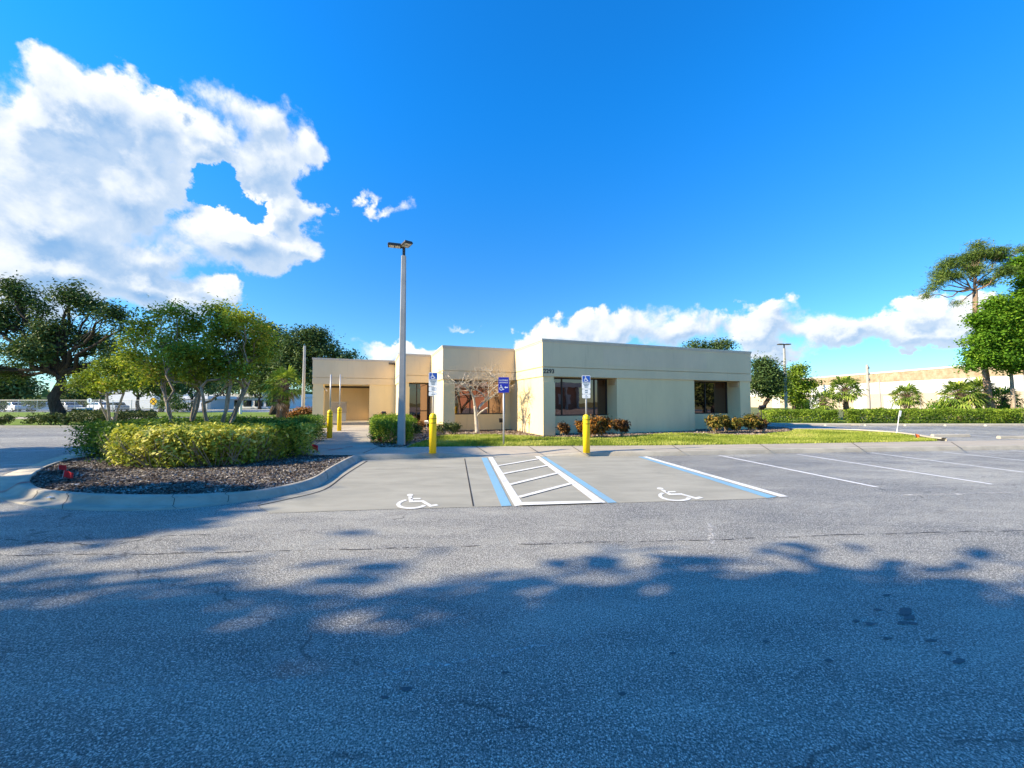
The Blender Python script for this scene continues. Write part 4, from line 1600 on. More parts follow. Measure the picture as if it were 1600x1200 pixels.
def litter(label, px, py, z, s):
    g = G(px, py, z)
    mb = MB()
    k = 7
    vs = []
    for j in range(k):
        for i in range(k):
            vs.append((g.x + (i / (k - 1) - .5) * s * (1 + .2 * math.sin(j * 2)), g.y + (j / (k - 1) - .5) * s * 0.8, z + 0.012 + 0.05 * s * (2 + math.sin(i * 2.2 + j) + math.cos(j * 1.9 - i))))
    mb.add(vs, [(j * k + i, j * k + i + 1, (j + 1) * k + i + 1, (j + 1) * k + i) for j in range(k - 1) for i in range(k - 1)])
    return tag(mb.build('paper_scrap', 'white_plastic'), label, 'litter', 'paper scraps at the island')


litter('crumpled white paper scrap lying on the rolled curb', 81, 778.5, 0.06, 0.13)
litter('small white paper scrap lying on the mulch behind the curb', 120, 758, 0.14, 0.06)

# leaning white marker post at the lawn tip
p = G(1400, 676.5, 0.1)
MP = thing('leaning_post', 'thin white post with a small white plate leaning over the lawn curb', 'post', p, local=True)
MB().tube([(0, 0, -0.2), (0.22, 0, 1.0)], 0.016, 8).build('post', 'white_plastic', MP)
mb = MB()
mb.obox((0.235, -0.03, 1.02), (0.12, 0.02, 0.32), 0, 0, 0.22)
mb.build('sign_plate', 'white_plastic', MP, bevel=0.01)


def wheel_stop(loc, rz, label):
    mb = MB()
    prof = [(-0.09, 0), (-0.075, 0.10), (-0.04, 0.13), (0.04, 0.13), (0.075, 0.10), (0.09, 0)]
    mb.loft([[(x, a, z) for a, z in prof] for x in (-0.9, -0.86, 0.86, 0.9)])
    for x in (-0.9, 0.9):
        mb.add([(x, a, z) for a, z in prof], [tuple(range(6))])
    o_ = mb.build('wheel_stop', 'curb')
    o_.location = loc
    o_.rotation_euler = (0, 0, rz)
    return tag(o_, label, 'wheel stop', 'concrete wheel stops in the right-hand lot')


ws = wheel_stop((20.6, 27.3, 0), 0.0, 'concrete wheel stop below the long right-hand hedge, in a row of them')
for k in range(1, 8):
    c_ = ws.copy()
    COL.objects.link(c_)
    c_.location = (20.6 + 2.8 * k, 27.3 - 0.06 * k, 0)
for (px, py), lb in (((1485, 682.5), 'concrete wheel stop lying alone just past the lawn tip'), ((1590, 685.2), 'concrete wheel stop nearest the right edge past the lawn tip')):
    c_ = ws.copy()
    COL.objects.link(c_)
    c_.location = G(px, py, 0)
    c_['label'] = lb

SHADE_TREES = [(-7.8, -1.75, 4.9, 3.0, 'dense shade tree left of and behind the photographer'),
               (-14.0, -3.1, 6.6, 3.4, 'dense shade tree farther left behind the photographer'),
               (-6.0, -8.8, 6.6, 3.8, 'dense shade tree directly behind the photographer'),
               (-13.0, -9.6, 7.0, 3.8, 'dense shade tree in the second row behind the photographer'),
               (-21.0, -3.9, 7.4, 3.9, 'dense shade tree far left of the photographer'),
               (-18.5, 2.5, 7.2, 1.35, 'slim shade tree left of the photographer outside the frame'),
               (-22.5, 4.1, 6.8, 1.4, 'small shade tree left of the drive outside the frame'),
               (-25.0, 9.6, 5.4, 3.2, 'shade tree just outside the left edge beside the drive'),
               (-28.5, 6.3, 14.2, 1.7, 'tall shade tree with a high crown outside the left edge'),
               (37, 12.5, 2.8, 3.2, 'low dense dark tree added outside the right edge to darken the window reflection'),  # unseen; added so the right-hand window mirrors something dark
               (43, 9, 2.8, 3.4, 'low dense dark tree added outside the right edge to darken the window reflection, farther along'),  # second unseen low crown, added for the same dark reflection
               (46, 6, 6.5, 4.5, 'shade tree outside the right edge beside the lot'),
               (40, 14, 5.5, 4.0, 'tree added outside the right edge for the window reflection, nearest the lot'),  # out of view, added to darken what the right-hand glass reflects
               (52, -6, 7.0, 5.0, 'larger shade tree outside the right edge beside the lot')]

# ================================================================== PLANTING NEAR THE BUILDING
YB = [G(172, 727, .15), G(195, 731, .15), G(240, 732, .15), G(330, 730, .15), G(400, 724, .15), G(446, 713, .15), G(456, 704, .15), G(458, 665.5, 1.05), G(380, 665, 1.05), G(290, 665, 1.05), G(222, 666.5, 1.05), G(184, 669, 1.05)]
hedge_poly('shrub_row', 'yellow green shrub row along the front of the planted island', YB, 0.13, 0.92, 0.10, M['hedge_yellow'], 760, 0.05, 0.5, 260, 'shrubs', lump=0.08)
GB = [G(168, 722, .15), G(180, 669, 1.05), G(220, 666, 1.05), G(290, 664.5, 1.05), G(380, 664.5, 1.05), G(462, 665, 1.05), G(462, 703, .15), G(486, 692, .15), G(487, 676, .15), G(478, 655.5, 1.05), G(390, 653, 1.05), G(300, 653, 1.05), G(220, 657, 1.05),
      G(172, 665, 1.05), G(146, 700, .15)]
hedge_poly('clipped_hedge', 'broad dark green clipped hedge behind the yellow green shrub row', GB, 0.13, 0.95, 0.075, M['hedge_green'], 620, 0.045, 0.55, 60, 'hedge')
HB = [G(581, 692, .15), G(636, 694, .15), G(646, 684, .15), G(640, 672, .15), G(584, 673, .15)]
hedge_poly('clipped_hedge', 'small square clipped hedge beside the light pole and entrance walk', HB, 0.13, 0.86, 0.07, M['hedge_lime'], 640, 0.04, 0.55, 25, 'hedge')
shrub_ball('shrub', 'dark rounded shrub just right of the light pole', 'shrub', G(645, 686, .15), 0.42, 0.80, 0.075, M['shrub_dark'], 1600)
shrub_ball('shrub', 'low dark shrub under the pier left of the bare tree, near the signed bollard', 'shrub', G(692, 679.5, .15), 0.42, 0.62, 0.085, M['shrub_dark'], 1400)
shrub_ball('shrub', 'low dark shrub under the pier left of the bare tree, closest to its trunk', 'shrub', G(710, 678.5, .15), 0.40, 0.58, 0.085, M['shrub_dark'], 1400)
shrub_ball('shrub', 'dark spiky low plant in front of the glass door', 'shrub', G(652, 669, .15), 0.50, 0.45, 0.12, M['croton_dark'], 700, 0.25)
gC = 'croton shrubs along the building'
shrub_ball('croton', 'orange croton behind the small clipped hedge', 'croton', G(595, 668.5, .15), 0.42, 0.95, 0.14, M['croton'], 1100, 0.4, gC)
shrub_ball('croton', 'greenish croton under the black light left of the light pole', 'croton', G(609, 669, .15), 0.35, 0.85, 0.13, M['hedge_lime'], 700, 0.4, gC)
for px, py, r, h, m_, lb in ((881.5, 683, .31, .80, 'croton_dark', 'dark croton shrub alone below the left part of the window'),
                             (909, 682.5, .26, .78, 'croton', 'narrow croton shrub half hidden behind the signed yellow bollard'),
                             (938, 684, .56, .98, 'croton', 'widest bright orange croton shrub right of the signed bollard'),
                             (972, 682.5, .40, .88, 'croton_dark', 'dark croton shrub right of the bright orange one'),
                             (1117, 676.5, .42, 1.00, 'croton_gold', 'golden croton below the right-hand window, left end of the row'),
                             (1135, 675.0, .34, .92, 'croton_gold', 'golden croton with dark base, second in the row under the right-hand window'),
                             (1151, 676.5, .34, .75, 'croton_gold', 'lowest golden croton, middle of the row under the right-hand window'),
                             (1174, 676.5, .44, .98, 'croton_gold', 'golden croton in front of the end pier, fourth in the row'),
                             (1191, 676, .34, .70, 'croton_dark', 'small reddish croton at the building corner, right end of the row')):
    shrub_ball('croton', lb, 'croton', G(px, py, .15), r, h, 0.15, M[m_], int(1500 * r / .4), 0.36, gC)
shrub_ball('croton', 'orange and dark croton bush left of the porch pier', 'croton', G(467, 659, .05), 0.95, 1.15, 0.2, M['croton'], 2200, 0.38, gC, lumps=9)
shrub_ball('croton', 'broad reddish croton bush touching the left end of the building', 'croton', G(482, 659.5, .05), 0.75, 1.15, 0.2, M['croton_dark'], 1800, 0.38, gC, lumps=9)


def grow(mb, p, d, r, L, lev, kink=0.35, up=0.1, kids=(2, 4), zmax=None):
    p = Vector(p)
    pts, rad = [p.copy()], [r]
    d = Vector(d).normalized()
    n = 4
    for i in range(n):
        d = (d + Vector(rng.normal(size=3)) * kink * 0.45 + Vector((0, 0, up))).normalized()
        p = p + d * L / n
        pts.append(p.copy())
        rad.append(r * (1 - 0.45 * (i + 1) / n))
    mb.tube(pts, rad, 6 if lev > 1 else 4, cap=lev > 2)
    if lev > 0:
        for k in range(rng.integers(kids[0], kids[1] + 1)):
            s = pts[rng.integers(2, n + 1)]
            nd = (d + Vector(rng.normal(size=3)) * 0.85).normalized()
            grow(mb, s, nd, r * 0.50, L * rng.uniform(0.5, 0.78), lev - 1, kink, up, kids)


BT = G(745, 676, .15)
root = thing('bare_tree', 'leafless pale tree with spreading twigs in front of the middle window', 'tree', BT)
mb = MB()
Yb = BT.y


def W(px, py, dy=0.0):
    return PD(px, py, Yb + dy)


def path(ps, r0, r1, n=8):
    q = catmull([W(*a) for a in ps], 3)
    mb.tube(q, [r0 + (r1 - r0) * i / (len(q) - 1) for i in range(len(q))], n)
    return q


tr_ = path([(746, 677.5, 0), (745, 662, 0), (743.5, 645, 0), (742, 634, 0)], 0.125, 0.075, 10)
l1 = path([(742, 635, 0), (740, 622, -.05), (736, 613, -.1), (729, 606, -.2), (720, 600, -.3)], 0.07, 0.035)
l2 = path([(743.5, 648, 0), (748, 638, .05), (755, 630, .1), (761, 625, .1), (765, 623, .1)], 0.08, 0.05)
l3 = path([(762, 625, .1), (752, 614, 0), (740, 607, -.1), (728, 601, -.1), (716, 600, -.2), (708, 595, -.3)], 0.035, 0.018)
l4 = path([(763, 624, .1), (764, 612, .2), (763, 602, .3)], 0.045, 0.02)
l5 = path([(744.5, 652, 0), (750, 645, -.2), (757, 640, -.3), (762, 637, -.3)], 0.05, 0.04)
l6 = path([(764, 623, .1), (775, 615, .2), (790, 608, .2), (802, 604, .1)], 0.04, 0.016)
l7 = path([(755, 630, .1), (768, 610, -.3), (782, 598, -.4), (776, 592, -.5), (768, 588, -.5)], 0.03, 0.012)
for src, cnt in ((l1, 9), (l3, 11), (l4, 9), (l6, 12), (l7, 10), (l2[6:], 4)):
    for k in range(cnt):
        s = src[rng.integers(len(src) // 3, len(src))]
        d = Vector((rng.normal() * 1.1, rng.normal() * 0.9, rng.uniform(-0.15, 0.9)))
        grow(mb, s, d, 0.018, rng.uniform(0.5, 0.95), 2, 0.5, 0.06, (2, 4))
mb.build('branches', 'bark_bare', root, smooth=True)

DS = G(819, 676.5, .15)
root = thing('bare_shrub', 'small leafless shrub against the sunlit side wall', 'shrub', DS)
mb = MB()
Yb = DS.y
a1 = path([(819, 677, 0), (820, 665, 0), (823, 655, -.05), (829, 645, -.1), (833, 632, -.1), (835, 619, -.1)], 0.05, 0.014)
a2 = path([(819.5, 668, 0), (820, 656, .03), (821, 645, .03), (822, 634, .03)], 0.035, 0.016)
for src, cnt in ((a1[5:], 9), (a2[4:], 5)):
    for k in range(cnt):
        s = src[rng.integers(0, len(src))]
        grow(mb, s, Vector((rng.normal(), rng.normal() * .6, rng.uniform(-0.2, 0.8))), 0.010, rng.uniform(0.25, 0.5), 1, 0.5, 0.05, (2, 3))
mb.build('branches', 'bark_bare', root, smooth=True)
O_ = np.array([list(W(829, 640))] * 130) + rng.normal(size=(130, 3)) * np.array([0.28, 0.15, 0.45])
link('leaves', npmesh('leaves', leaves(O_, 0.055, 0.4)), 'croton_gold', root)

# ================================================================== TREES
def at(px, Y, z=0.05):
    return Vector(((px - 800) / F * Y, Y, z))


gM = 'multi-stemmed trees on the entrance side'
Y1 = 12.4
tree('crape_tree', 'multi-stemmed tree rising from the hedge, left of the pair with tangled crowns', 'tree', at(286, Y1, .1),
     [blob(262, 545, Y1, 40, 34), blob(300, 512, Y1, 36, 26, dY=.4), blob(225, 520, Y1, 30, 26, dY=.5), blob(250, 585, Y1, 46, 20), blob(212, 560, Y1, 26, 26), blob(292, 560, Y1, 34, 30, dY=-.8), blob(240, 492, Y1, 24, 12),
      blob(275, 487, Y1, 22, 12), blob(300, 588, Y1, 26, 14), blob(198, 530, Y1, 18, 18)],
     2.0, 0.06, 0.10, M['crape_leaf'], 'bark_pale', 250, 58, 0.36, 0.5, 4, 0.62, gM, shell=0.6, twigs=0.3, limb_r=0.7, cutlow=-0.6, up=0.5)
tree('crape_tree', 'multi-stemmed tree rising from the hedge, right of the pair with tangled crowns', 'tree', at(336, Y1, .1),
     [blob(352, 520, Y1, 40, 32), blob(395, 548, Y1, 36, 32, dY=.5), blob(340, 568, Y1, 40, 28), blob(376, 580, Y1, 32, 18, dY=-.5), blob(408, 555, Y1, 18, 18, dY=.3), blob(342, 487, Y1, 28, 12), blob(380, 503, Y1, 30, 18, dY=-.6),
      blob(328, 540, Y1, 26, 24, dY=.6), blob(410, 520, Y1, 16, 16)],
     2.0, 0.06, 0.10, M['crape_leaf'], 'bark_pale', 240, 58, 0.36, 0.5, 6, 0.75, gM, lean=(0.3, 0), shell=0.6, twigs=0.3, limb_r=0.7, cutlow=-0.6, up=0.5)
Y2 = 28.0
tree('crape_tree', 'small pale-stemmed tree standing alone in front of the big oak', 'tree', at(176, Y2),
     [blob(170, 578, Y2, 32, 18), blob(140, 592, Y2, 30, 12), blob(208, 592, Y2, 32, 16, dY=.5), blob(185, 602, Y2, 40, 13), blob(118, 600, Y2, 18, 9), blob(152, 608, Y2, 28, 9), blob(192, 567, Y2, 18, 10)],
     2.2, 0.075, 0.18, M['crape_leaf'], 'bark_pale', 230, 44, 0.55, 0.5, 5, 0.7, gM, shell=0.6, twigs=0.4, limb_r=0.6, cutlow=-0.5)
Y3 = 34.0
tree('oak', 'big dark oak with a thick black trunk and wide crown on the left', 'tree', at(86, Y3),
     [blob(30, 470, Y3, 40, 22), blob(60, 487, Y3, 30, 20), blob(112, 465, Y3, 36, 18), blob(140, 482, Y3, 34, 16), blob(8, 500, Y3, 45, 30), blob(85, 520, Y3, 50, 26), blob(172, 492, Y3, 34, 16, dY=-1), blob(190, 515, Y3, 24, 18, dY=-1),
      blob(150, 540, Y3, 46, 26, dY=1), blob(45, 555, Y3, 56, 24, dY=-1.5), blob(-60, 500, Y3, 50, 46), blob(-60, 575, Y3, 60, 30, dY=-2), blob(60, 545, Y3, 50, 30, dY=3), blob(115, 578, Y3, 44, 18, dY=2.5), blob(10, 585, Y3, 46, 20, dY=1),
      blob(180, 560, Y3, 26, 26), blob(15, 448, Y3, 26, 12), blob(120, 448, Y3, 22, 8)],
     4.2, 0.46, 0.25, M['oak_leaf'], 'bark', 620, 64, 0.92, 0.5, 1, 0, None, shell=0.65, twigs=0.4, limb_r=0.42, cutlow=-0.4, lean=(0.3, 0), sag=0.05)
# the dark shrubs at the foot of the oak
hedge_poly('hedge', 'low dark hedge under the big oak, right of its trunk', [G(112, 661.5, .05), G(160, 662, .05), G(168, 655, .05), G(112, 655, .05)], 0.05, 0.85, 0.16, M['shrub_dark'], 90, 0.08, 0.5, 20, 'hedge')
hedge_poly('hedge', 'low dark hedge right of the small pale-stemmed tree', [G(182, 661, .05), G(242, 658.5, .05), G(240, 653, .05), G(182, 655.5, .05)], 0.05, 0.75, 0.16, M['shrub_dark'], 90, 0.07, 0.5, 20, 'hedge')
for px, py, r, lb in ((62, 663, .95, 'low dark shrub at the foot of the oak, left of its trunk'), (82, 664, .75, 'low dark shrub in front of the oak trunk'), (102, 663.5, .85, 'low dark shrub at the foot of the oak, right of its trunk'),
                      (4, 664.5, .6, 'small reddish shrub at the left edge beside the drive')):
    shrub_ball('shrub', lb, 'shrub', G(px, py, .08), r, 0.75, 0.16, M['shrub_dark'], 700)
gK = 'dark trees behind the building'
Y4 = 46.0
tree('oak', 'dark oak crown rising behind the left end of the building', 'tree', at(505, Y4, 0),
     [blob(500, 548, Y4, 40, 28), blob(535, 568, Y4, 20, 16), blob(470, 535, Y4, 34, 24), blob(515, 595, Y4, 42, 30), blob(470, 585, Y4, 40, 34), blob(492, 523, Y4, 24, 10), blob(549, 556, Y4, 9, 7), blob(450, 560, Y4, 26, 26)],
     3.5, 0.40, 0.30, M['far_leaf'], 'bark', 420, 56, 1.0, 0.5, 1, 0, gK, shell=0.65, twigs=0.2, cutlow=-0.6)
tree('oak', 'dark oak behind the palm, left of the oak at the building end', 'tree', at(428, Y4 + 3, 0),
     [blob(430, 540, Y4 + 3, 36, 30), blob(400, 565, Y4 + 3, 34, 32), blob(440, 575, Y4 + 3, 40, 32), blob(415, 600, Y4 + 3, 40, 18), blob(415, 513, Y4 + 3, 22, 11)],
     3.5, 0.40, 0.31, M['oak_leaf'], 'bark', 340, 56, 1.05, 0.5, 1, 0, gK, shell=0.65, twigs=0.2, cutlow=-0.6)
tree('oak', 'dark tree crown just showing above the roof of the building', 'tree', at(1108, 52, 0),
     [blob(1088, 541, 52, 24, 9), blob(1125, 540, 52, 28, 10), blob(1108, 560, 52, 50, 20)], 4.0, 0.35, 0.28, M['far_leaf'], 'bark', 200, 40, 0.85, 0.5, 1, 0, gK, shell=0.65, twigs=0.4)
tree('oak', 'dark leaning oak beside the right end of the building', 'tree', at(1180, 34, 0.1),
     [blob(1194, 582, 34, 22, 20), blob(1182, 600, 34, 20, 16), blob(1208, 603, 34, 18, 14), blob(1190, 569, 34, 16, 8), blob(1216, 588, 34, 12, 12), blob(1200, 616, 34, 14, 8)],
     2.3, 0.24, 0.21, M['oak_leaf'], 'bark', 170, 60, 0.75, 0.5, 1, 0, None, lean=(1.2, 0), shell=0.6, twigs=0.3, cutlow=-0.5)
tree('broadleaf_tree', 'lighter green tree behind the light pole beyond the building', 'tree', at(1240, 40, 0.1),
     [blob(1240, 590, 40, 20, 14), blob(1222, 608, 40, 18, 14), blob(1252, 605, 40, 20, 14), blob(1240, 620, 40, 24, 10), blob(1246, 577, 40, 12, 7), blob(1266, 600, 40, 10, 8)],
     2.2, 0.18, 0.23, M['hedge_lime'], 'bark', 150, 60, 0.8, 0.5, 1, 0, None, shell=0.6, twigs=0.4, cutlow=-0.6)
# pine and the leafy trees at the right edge
Y5 = 33.0
tree('pine', 'tall pine with a bare trunk and flat clumps of needles', 'tree', at(1550, Y5, .1),
     [blob(1520, 400, Y5, 34, 12), blob(1556, 398, Y5, 34, 14), blob(1484, 412, Y5, 26, 10), blob(1470, 428, Y5, 22, 9), blob(1590, 412, Y5, 26, 12), blob(1528, 383, Y5, 24, 8), blob(1495, 432, Y5, 20, 7), blob(1446, 462, Y5, 11, 10),
      blob(1456, 449, Y5, 9, 6), blob(1545, 440, Y5, 24, 7), blob(1495, 474, Y5, 8, 4), blob(1512, 414, Y5, 30, 10, dY=2), blob(1570, 425, Y5, 28, 9, dY=-2), blob(1524, 424, Y5, 20, 8), blob(1598, 390, Y5, 18, 8), blob(1466, 440, Y5, 14, 6)],
     11.6, 0.24, 0.34, M['needle'], 'bark_pine', 300, 80, 0.52, 0.10, 1, 0, None, lean=(-0.95, 0), shell=0.4, twigs=0.30, limb_r=0.30, cutlow=-0.9, flat=0.55, sag=-0.04)
gR = 'leafy trees at the right edge'
Y6 = 31.5
tree('broadleaf_tree', 'bright green leafy tree in front of the pine trunk', 'tree', at(1582, Y6 + .5, .1),
     [blob(1562, 495, Y6, 30, 24), blob(1540, 525, Y6, 30, 24), blob(1578, 540, Y6, 38, 26), blob(1524, 552, Y6, 18, 16), blob(1550, 562, Y6, 36, 15), blob(1552, 473, Y6, 22, 11), blob(1592, 505, Y6, 26, 32), blob(1512, 535, Y6, 8, 5),
      blob(1515, 572, Y6, 8, 5), blob(1585, 572, Y6, 26, 12), blob(1530, 500, Y6, 14, 10)],
     5.0, 0.15, 0.21, M['bright_leaf'], 'bark_pale', 400, 80, 0.64, 0.6, 1, 0, gR, shell=0.7, twigs=0.15, cutlow=-0.7)
tree('broadleaf_tree', 'taller bright green tree cut by the right edge', 'tree', at(1604, Y6 + .6, .1),
     [blob(1612, 430, Y6, 24, 38), blob(1640, 480, Y6, 40, 56), blob(1625, 540, Y6, 36, 40), blob(1600, 470, Y6, 20, 36), blob(1602, 405, Y6, 14, 16)],
     6.0, 0.15, 0.21, M['bright_leaf'], 'bark_pale', 330, 80, 0.68, 0.6, 1, 0, gR, shell=0.7, twigs=0.15, cutlow=-0.7)


# ---------------------------------------------------------------- palms
def palm(label, base, h, fl, tr, n, seed, group, name='palm', tilt=0.0, skirt=8, leafl=12):
    base = Vector(base)
    root = thing(name, label, 'palm', base, group)
    r_ = np.random.default_rng(seed)
    top = base + Vector((tilt, 0, h))
    mb = MB()
    ptr = []
    rad = []
    for i in range(9):
        q = i / 8
        ptr.append(base.lerp(top, q) + Vector((0.05 * math.sin(q * 4), 0, 0)))
        rad.append(tr * (1.05 - 0.15 * q) * (1 + 0.10 * math.sin(i * 2.4)))
    ptr[0].z -= 0.2
    mb.tube(ptr, rad, 12)
    for k in range(26):
        a = k * 2.4
        q = 0.25 + 0.72 * k / 26
        p = base.lerp(top, q)
        d = Vector((math.cos(a), math.sin(a), 0))
        mb.tube([p + d * tr * 0.7, p + d * tr * 1.25 + Vector((0, 0, tr * 0.6))], [tr * 0.24, tr * 0.10], 5)
    mb.build('trunk', 'boots', root)
    V = []
    dead = []
    pet = MB()
    for k in range(n + skirt):
        a = k * 2.39996 + r_.normal() * 0.15
        isd = k >= n
        e = r_.uniform(-1.15, -0.7) if isd else R(78) - (k / n) ** 0.9 * R(115)
        d = np.array([math.cos(a) * math.cos(e), math.sin(a) * math.cos(e), math.sin(e)])
        side = np.array([-math.sin(a), math.cos(a), 0])
        upv = np.cross(d, side) * -1
        L = fl * r_.uniform(0.85, 1.1) * (0.75 if isd else 1)
        o = np.array(top)
        hub = o + d * L * 0.52 + np.array([0, 0, -0.06 * L])
        pet.tube([o, o + d * L * 0.28, hub], [0.03, 0.022, 0.014], 4, cap=False)
        for j in range(leafl):
            b = (j / (leafl - 1) - 0.5) * R(190)
            dd = d * math.cos(b) + side * math.sin(b) + upv * (0.10 * r_.normal() + 0.25 * abs(math.sin(b)))
            ll = L * 0.55 * (1 - 0.25 * abs(math.sin(b))) * r_.uniform(0.85, 1.1)
            wv_ = np.cross(dd, upv)
            wv_ = wv_ / (np.linalg.norm(wv_) + 1e-9) * ll * 0.075
            mid = hub + dd * ll * 0.55
            tipp = hub + dd * ll + np.array([0, 0, -0.30 * ll])
            (dead if isd else V).extend([hub, mid + wv_, tipp, mid - wv_])
    link('fronds', npmesh('fronds', np.array(V)), 'palm_leaf', root)
    if dead:
        link('dead_fronds', npmesh('dead_fronds', np.array(dead)), 'chip_pale', root)
    pet.build('stalks', 'boots', root)
    return root


gP = 'fan palms'
palm('fan palm with a thick dark boot-covered trunk behind the hedge near the building', G(444, 653, .05), 2.2 * 1.55, 2.5, 0.42, 34, 1, gP, skirt=8)
palm('slender low fan palm with brown hanging fronds just left of the thick-trunked palm', G(433, 654, .05), 2.0, 1.4, 0.16, 18, 2, gP, skirt=8, tilt=0.1)
palm('low fan palm with yellowing fronds, nearest the small hedge beyond the building', G(1287, 656, .12), 1.6, 1.4, 0.2, 34, 3, gP)
palm('round-headed fan palm beyond the long hedge, in front of the warehouse stone band', G(1322, 656, .12), 2.7, 1.65, 0.2, 46, 4, gP)
palm('short compact fan palm standing alone in the middle of the long hedge', G(1418, 656, .12), 2.1, 1.45, 0.2, 46, 5, gP)
palm('leafy fan palm left of the pine trunk', G(1500, 657, .12), 2.2, 1.7, 0.2, 42, 6, gP)
palm('leafy fan palm partly behind the pine trunk', G(1530, 656, .12), 2.5, 1.7, 0.2, 42, 7, gP)
palm('fan palm between the two leafy tree trunks at the right edge', G(1570, 656, .12), 1.8, 1.5, 0.2, 34, 8, gP)
shrub_ball('shrub', 'bright green bush at the foot of the leafy palms', 'shrub', G(1478, 654, .12), 1.5, 1.9, 0.22, M['bright_leaf'], 1500)

# ---------------------------------------------------------------- hedges over the right-hand lot
hedge_poly('clipped_hedge', 'short clipped hedge with a dark shaded front beside the far light pole', [(20.1, 29.6), (25.0, 28.9), (26.0, 31.0), (21.0, 32.0)], 0.12, 0.95, 0.11, M['hedge_lime'], 240, 0.05, 0.55, 20, 'hedge')
hedge_poly('clipped_hedge', 'long clipped light green hedge along the right-hand lot', [(25.4, 28.75), (27.5, 28.5), (38.3, 28.35), (38.3, 30.2), (27.5, 30.6)], 0.12, 1.02, 0.11, M['hedge_lime'], 260, 0.05, 0.55, 40, 'hedge')
hedge_poly('clipped_hedge', 'continuation of the long hedge cut by the right edge', [(38.9, 28.35), (56, 28.2), (56, 30.0), (38.9, 30.2)], 0.12, 1.02, 0.11, M['hedge_lime'], 200, 0.05, 0.55, 20, 'hedge')
hedge_poly('clipped_hedge', 'boxy taller hedge block behind the short dark-fronted hedge', [G(1240, 650, .1), G(1262, 650, .1), G(1264, 646, .1), G(1242, 646, .1)], 0.1, 1.7, 0.16, M['hedge_green'], 120, 0.05, 0.55, 0, 'hedge')

# ================================================================== FAR SURROUNDINGS
WHX = 78.0
root = thing('warehouse', 'long white and tan warehouse wall far off on the right', 'warehouse', (WHX, 90, 0))
mb = MB().box(WHX, WHX + 45, 40, 128, 5.85, 7.75)
mb.build('stone_band', 'wh_stone', root)
MB().box(WHX - 0.10, WHX + 45.1, 39.9, 128.1, 7.74, 8.02).build('coping', 'wh_white', root)
mb = MB()
for k in range(22):
    mb.box(WHX + 0.05, WHX + 45, 40 + 4 * k + 0.03, 44 + 4 * k - 0.03, 3.4, 5.86)
mb.box(WHX + 0.10, WHX + 44.9, 40.05, 127.95, 3.3, 5.9)
mb.build('white_band', 'wh_white', root)
MB().box(WHX + 0.02, WHX + 44.8, 40.02, 127.9, -0.2, 3.42).build('lower_wall', 'wh_low', root)
for y in (52, 66, 76, 83, 96, 110):
    MB().box(WHX - 0.06, WHX + 0.06, y, y + 3.2, -0.05, 2.9).build('door', 'wh_white', root)
for y in (60, 72, 90, 103):
    MB().box(WHX - 0.12, WHX + 0.02, y, y + 0.25, 0.4, 2.2).build('downpipe', 'wood_pole', root)


def utility_pole(label, loc, h, arms=1, mat='wood_pole', r=0.15, group='utility poles'):
    g = thing('utility_pole', label, 'utility pole', loc, group, local=True)
    MB().tube([(0, 0, -0.3), (0, 0, h)], [r * 1.3, r * 0.8], 10).build('pole', mat, g)
    for k in range(arms):
        m2 = MB()
        m2.obox((0, -0.2, h - 0.6 - k * 1.0), (1.9, 0.12, 0.14), 0.7)
        for s in (-0.85, -0.4, 0.4, 0.85):
            m2.lathe([(0.05, 0), (0.07, 0.08), (0.04, 0.22)], 8, (s * math.cos(0.7), -0.2 + s * math.sin(0.7), h - 0.53 - k * 1.0))
        m2.build('cross_arm', mat, g)
    return g


utility_pole('pale utility pole with cross arms in front of the warehouse wall', PD(1358, 642, 64) * 1.0 - Vector((0, 0, PD(1358, 642, 64).z)), 8.0, 3, r=0.22)
utility_pole('utility pole top showing above the warehouse roofline behind the round-headed palm', (WHX - 6 - 2, 92, 0), 10.6, 3, r=0.22)
utility_pole('short bare pole before the warehouse doors', PD(1376, 640, 66) - Vector((0, 0, PD(1376, 640, 66).z)), 5.6, 0, r=0.12)
p = PD(473.5, 640, 34)
utility_pole('pale square-looking pole standing left of the building in front of the dark oak', (p.x, 34, 0), 6.8, 0, 'pole_conc', 0.125)
p = PD(376, 640, 52)
utility_pole('short white pole in the far grass seen between the hedge trees', (p.x, 52, 0), 3.4, 0, 'white_plastic', 0.14)

# background trees, left to right
gF = 'background trees beyond the road'
far = [(-40, 600, 70, 60, 42, 'oak_leaf', 'dark background tree at the far left edge behind the oak'),
       (22, 605, 72, 40, 26, 'far_leaf', 'grey green background tree left of the oak trunk'),
       (128, 612, 78, 34, 18, 'far_leaf', 'background tree low between the oak trunk and the small pale tree'),
       (215, 585, 66, 40, 34, 'oak_leaf', 'dark background tree right of the small pale-stemmed tree'),
       (252, 595, 62, 40, 34, 'oak_leaf', 'dark background tree behind the yellow crossing sign'),
       (300, 590, 70, 44, 32, 'oak_leaf', 'dark background tree above the grey shed'),
       (350, 600, 95, 40, 18, 'far_leaf', 'pale distant tree behind the long white building'),
       (405, 600, 85, 34, 26, 'far_leaf', 'distant tree left of the thick-trunked palm')]
for px, py, Y, rx, ry, m_, lb in far:
    tree('background_tree', lb, 'tree', PD(px, 640, Y) * 1 - Vector((0, 0, PD(px, 640, Y).z)),
         [blob(px, py, Y, rx * .7, ry * .8), blob(px - rx * .5, py + ry * .2, Y, rx * .5, ry * .65), blob(px + rx * .5, py + ry * .15, Y, rx * .5, ry * .7), blob(px, py - ry * .5, Y, rx * .4, ry * .4)],
         2.6, 0.32, 0.55, M[m_], 'bark', 170, 24, 1.6, 0.55, 1, 0, gF, shell=0.7, twigs=0.08, cutlow=-0.8)
